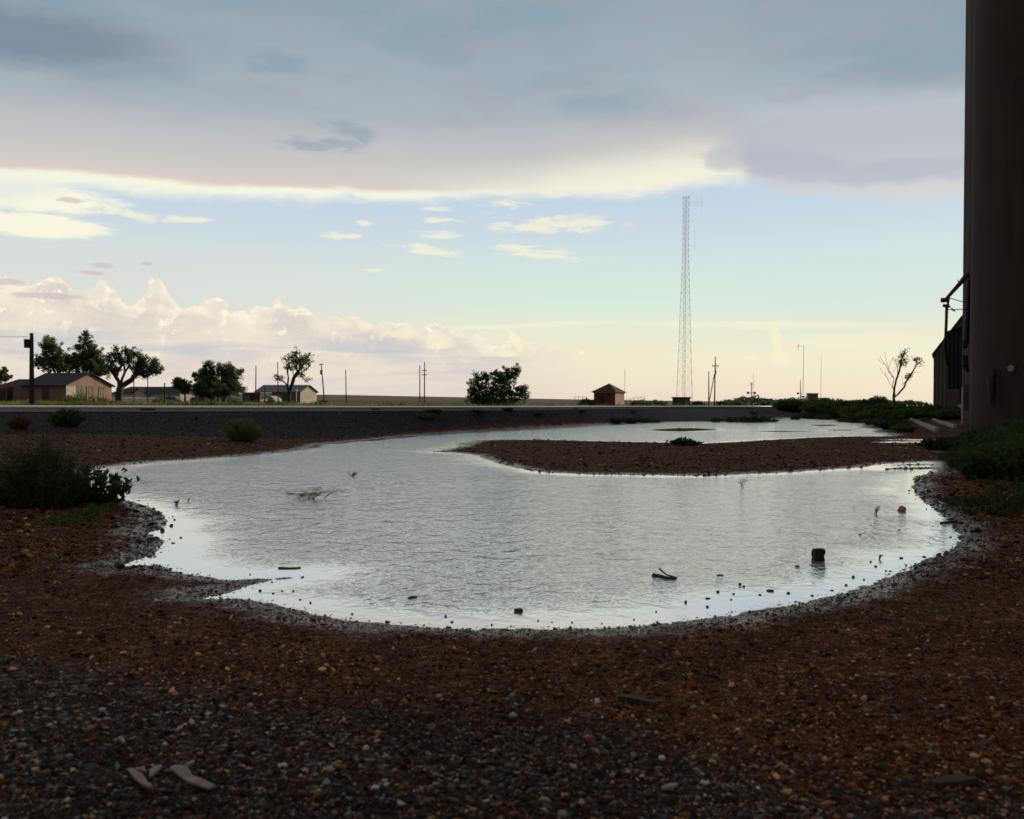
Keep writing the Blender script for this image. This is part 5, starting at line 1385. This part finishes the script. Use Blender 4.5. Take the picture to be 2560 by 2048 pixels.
stones('gravel', 200000, 2.6, 11, 0.0029, 0.017, 'reddish brown gravel spread over the ground round the puddle', pw=1.15)
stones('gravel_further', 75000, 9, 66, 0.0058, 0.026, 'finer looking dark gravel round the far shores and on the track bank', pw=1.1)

# ------------------------------------------------------------------ single stones, sticks and chips
def rock(px, py, wpx, hpx, label, mat, seed, sink=.25, name='stone', group=None, on_water=True, boxy=False):
    w = ground(px, py, 0.0) if on_water else gp_(px, py)
    s = w.y / F; rx, rz = wpx * s / 2, hpx * s
    r_ = np.random.default_rng(seed)
    import bmesh
    bm = bmesh.new()
    if boxy: bmesh.ops.create_cube(bm, size=1.6); bmesh.ops.subdivide_edges(bm, edges=bm.edges[:], cuts=3, use_grid_fill=True)
    else: bmesh.ops.create_icosphere(bm, subdivisions=3, radius=1)
    for v in bm.verts:
        n_ = 1 + (.05 if boxy else .20) * math.sin(v.co.x * 2.3 + seed) * math.cos(v.co.y * 2.9 - seed) + r_.normal() * (.02 if boxy else .035) + .08 * math.sin(5 * v.co.z + 3 * v.co.x + seed)
        v.co *= n_
    hz = rz / (2 - 2 * sink)
    bmesh.ops.scale(bm, vec=(rx * (1.22 if boxy else 1), rx * r_.uniform(.7, 1.0), hz * (1.2 if boxy else 1)), verts=bm.verts)
    me = bpy.data.meshes.new(name); bm.to_mesh(me); bm.free()
    if not boxy:
        for f_ in me.polygons: f_.use_smooth = True
    o = link(name, me, mat, None, w + Vector((0, 0, hz * (1 - 2 * sink))), 0 if boxy else r_.random() * 1.0)
    return tag(o, label, 'stone' if name == 'stone' else 'block', group)
M['rockdark'] = worn('wet_dark_stone', (0.014, 0.012, 0.015), (0.028, 0.024, 0.026), 12, 0.55, 0.004, 60)
M['rockorange'] = worn('orange_stone', (0.34, 0.17, 0.06), (0.25, 0.12, 0.045), 14, 0.8, 0.004, 60)
M['blockdark'] = worn('charred_block', (0.009, 0.009, 0.009), (0.016, 0.014, 0.013), 9, 0.9, 0.004, 50)
b_ = rock(2046, 1402, 27, 30, 'black upright square block standing in the shallow water', M['blockdark'], 3, sink=.05, name='wood_block', boxy=True)
b_.rotation_euler = (0, math.radians(3), math.radians(8))
rock(2256, 1278, 24, 12, 'rounded orange stone half sunk in the water by the east shore', M['rockorange'], 4, sink=.3)
rock(298, 1423, 24, 17, 'dark rounded stone at the tip of the small western inlet', M['rockdark'], 5, sink=.15, on_water=False)
rock(1297, 1529, 22, 8, 'flat dark stone alone in the bright water at the middle of the near shore', M['rockdark'], 6, sink=.2)
lone = [(1850, 1463, 10, 8), (1994, 1417, 12, 5), (1714, 1506, 9, 7), (1795, 1481, 14, 6), (1925, 1478, 22, 6), (1971, 1484, 14, 5), (2133, 1444, 10, 7), (2253, 1396, 11, 5), (2189, 1417, 9, 5), (2177, 1405, 8, 4), (2310, 1393, 11, 4),
        (1859, 1467, 8, 5), (1834, 1486, 10, 4), (1770, 1497, 16, 4), (1768, 1518, 9, 6), (1643, 1557, 8, 6), (1114, 1542, 8, 6), (2080, 1477, 12, 3), (2115, 1464, 10, 5), (2160, 1450, 7, 4), (2215, 1428, 8, 4), (1900, 1488, 12, 4), (1828, 1500, 7, 4), (2030, 1490, 10, 4),
        (428, 1315, 11, 7), (406, 1328, 13, 10), (452, 1345, 8, 4), (436, 1300, 7, 4), (368, 1366, 14, 6), (452, 1434, 9, 6), (625, 1437, 5, 3), (680, 1456, 6, 4), (650, 1478, 9, 6), (683, 1484, 8, 4), (705, 1478, 6, 4), (733, 1479, 7, 4), (750, 1500, 7, 4), (776, 1508, 8, 5),
        (968, 1556, 14, 6), (1130, 1556, 10, 5), (1345, 1553, 7, 4), (1380, 1556, 6, 3), (880, 1536, 7, 5), (1640, 1530, 6, 4), (1585, 1550, 6, 4), (1430, 1557, 7, 4), (1505, 1560, 6, 4)]
for i, (px, py, w_, h_) in enumerate(lone):
    east = px > 1550
    rock(px, py, w_ * .8, h_ * .72, 'small dark stone poking out of the shallows along the ' + ('south east shore' if east else 'western inlets and south shore'), M['rockdark'], 300 + i, sink=.3, group='stones in the ' + ('south eastern' if east else 'western') + ' shallows')
# sticks
def stick(pts, r, label, mat='twig', name='stick', z=0.003, side=()):
    P_ = [ground(px, py, 0.0) + Vector((0, 0, z + dz)) for px, py, dz in pts]
    o0 = P_[0]; mb = MB()
    mb.tube([p_ - o0 for p_ in P_], [r * (1 - .4 * k / len(P_)) for k in range(len(P_))], 6)
    o = mb.build(name, M[mat], None, o0)
    return tag(o, label, 'stick' if name == 'stick' else 'twig')
M['darkwood'] = worn('wet_dark_wood', (0.022, 0.017, 0.016), (0.04, 0.03, 0.026), 9, 0.8)
M['chipwood'] = worn('pale_wood_chip', (0.33, 0.26, 0.22), (0.22, 0.17, 0.145), 14, 0.8, 0.001, 90)
stick([(696, 1421, 0), (725, 1422, 0), (752, 1420.5, 0)], .011, 'straight thin stick floating in the western part of the puddle', 'darkwood')
stick([(1021, 1497, 0), (1030, 1495, .004), (1043, 1495, 0)], .010, 'short dark sliver of wood floating near the south shore', 'darkwood')
stick([(1792, 1439, 0), (1808, 1439, 0)], .007, 'tiny dark twig floating near the broken branch', 'darkwood')
stick([(1633, 1440, 0), (1650, 1443, 0), (1668, 1447, 0), (1690, 1449, 0)], .022, 'dark broken branch floating in the eastern half of the puddle', 'darkwood')
stick([(1649, 1432, .03), (1665, 1440, .01), (1692, 1446, 0)], .009, 'thin splinter lying across the dark broken branch', 'darkwood')
stick([(2310, 1279, 0), (2330, 1281, 0), (2352, 1284, 0)], .012, 'thin dark stick reaching from the gravel into the water on the east side', 'darkwood') if False else None
stick([(2352, 1309, 0), (2375, 1307, .005), (2395, 1308, .02)], .018, 'thin dark stick reaching from the east shore gravel into the water', 'darkwood')
def dry_plant(px, py, w_, h_, label, seed, n=9, arch=True, mat='drystem', leaves=0):
    """dry stems standing in the water"""
    b = ground(px, py, 0.0); s = b.y / F; r_ = np.random.default_rng(seed)
    root = empty('dry_plant', b, 0, label, 'dry plant'); mb = MB(); W_, Hh = w_ * s, h_ * s; tips = []
    for k in range(n):
        x0 = r_.uniform(-.5, .35) * W_; ln = r_.uniform(.25, .75) * W_ * (1 if arch else .5); hh = Hh * r_.uniform(.35, 1.05); sg = 1 if r_.random() < .75 else -1
        y0 = r_.normal() * W_ * .15
        pts = []
        for t in np.linspace(0, 1, 8):
            if arch: pts.append((x0 + sg * ln * t, y0, hh * math.sin(min(1.0, t * 1.25) * math.pi * .5) * (1 - .35 * max(0, t - .6) / .4) - .01 * (t < .01)))
            else: pts.append((x0 * .3 + sg * ln * t, y0, hh * t))
        mb.tube(pts, [.004 * (1 - .6 * t) * max(1, b.y / 16) for t in np.linspace(0, 1, 8)], 4)
        for j in range(5):
            p_ = Vector(pts[2 + j]); mb.tube([p_, p_ + Vector((r_.normal() * .05, r_.normal() * .03, -.05 if arch else .05)) * (Hh / .25)], .0025 * max(1, b.y / 16), 3)
            tips.append(p_)
    mb.build('stems', M[mat], root)
    if leaves:
        V, Fc, T_ = leaf_cloud('l', [tuple(t) for t in tips], Hh * .12, leaves, Hh * .09, .4, .8, r_, 1.8)
        cloud_obj('leaves', [(V, Fc, T_)], M['weed_dark'], root)
dry_plant(783, 1247, 92, 30, 'tangle of dry arching brown stems standing in the water', 1, 22)
dry_plant(882, 1191, 28, 13, 'small green sprig standing in the water behind the dry arching stems', 2, 7, False, leaves=5)
dry_plant(1856, 1216, 26, 22, 'thin bare branching twig sticking up by the south shore of the spit', 3, 5, False)
dry_plant(2187, 1285, 24, 20, 'thin reddish twigs standing in the water near the orange stone', 4, 6, False)
dry_plant(2198, 1398, 18, 14, 'tiny dry sprig in the shallows close to the black block', 5, 5, False)
dry_plant(440, 1262, 40, 14, 'dark dry sprig in the bright water off the western gravel point', 6, 7, False, leaves=3)
dry_plant(470, 1252, 16, 8, 'tiny dark sprig farther out from the western gravel point', 7, 4, False, leaves=2)
# pale wood chips by the photographer
def chip(pts, wd, label, th=.008, mat='chipwood', lift=.012, name='wood_chip'):
    P_ = []
    for px, py in pts: P_.append(gp_(px, py))
    o0 = P_[0].copy(); mb = MB(); n = len(P_)
    top = []
    for k, p_ in enumerate(P_):
        t = (P_[min(n - 1, k + 1)] - P_[max(0, k - 1)]); t.z = 0; t.normalize(); sd_ = Vector((-t.y, t.x, 0))
        w2 = wd * (1 if 0 < k < n - 1 else .55) * (1 + .25 * math.sin(k * 2.1))
        for s_ in (-1, 1):
            for zz in (0, th): top.append(p_ - o0 + sd_ * s_ * w2 / 2 + Vector((0, 0, lift + zz + .004 * (k % 2))))
    fs = []
    for k in range(n - 1):
        a = k * 4; b2 = a + 4
        fs += [(a + 1, a + 3, b2 + 3, b2 + 1), (a, b2, b2 + 2, a + 2), (a, a + 1, b2 + 1, b2), (a + 2, b2 + 2, b2 + 3, a + 3)]
    fs += [(0, 2, 3, 1), (4 * n - 4, 4 * n - 3, 4 * n - 1, 4 * n - 2)]
    mb.add(top, fs)
    return tag(mb.build(name, M[mat], None, o0), label, 'wood chip')
chip([(432, 1928), (450, 1938), (470, 1960), (490, 1968), (530, 1982)], .045, 'largest pale wood chip lying on the grey stones at the photographer\'s feet')
chip([(325, 1935), (345, 1955), (362, 1972), (378, 1984)], .028, 'narrow pale wood chip beside the largest one, its top end at an angle')
chip([(400, 1926), (388, 1942), (376, 1955)], .028, 'short pale wood chip between the two long chips')
chip([(338, 1934), (350, 1938), (366, 1942)], .016, 'thin pale splinter touching the top of the narrow chip')
chip([(484, 1915), (476, 1924), (468, 1926)], .016, 'tiny pale splinter above the largest wood chip')
chip([(288, 1864), (300, 1860), (310, 1868)], .022, 'small curled pale flake among the grey stones')
chip([(1655, 1985), (1675, 1982), (1692, 1976)], .022, 'pale flake on the gravel straight below the floating branch', .01)
chip([(1550, 1752), (1575, 1754), (1605, 1762), (1640, 1772)], .05, 'dark flat piece of bark on the gravel in the middle of the slope', .02, 'darkwood', .004)
chip([(222, 1498), (250, 1494), (272, 1487)], .016, 'thin pale stick on the brown dirt below the western inlet', .01, 'twig')
chip([(1252, 1581), (1262, 1583), (1274, 1584)], .022, 'small light stick just below the middle of the near shore', .01, 'board')
chip([(2330, 1972), (2380, 1966), (2440, 1962)], .05, 'dark rotten stick on the gravel in the corner below the silos', .02, 'darkwood', .004)
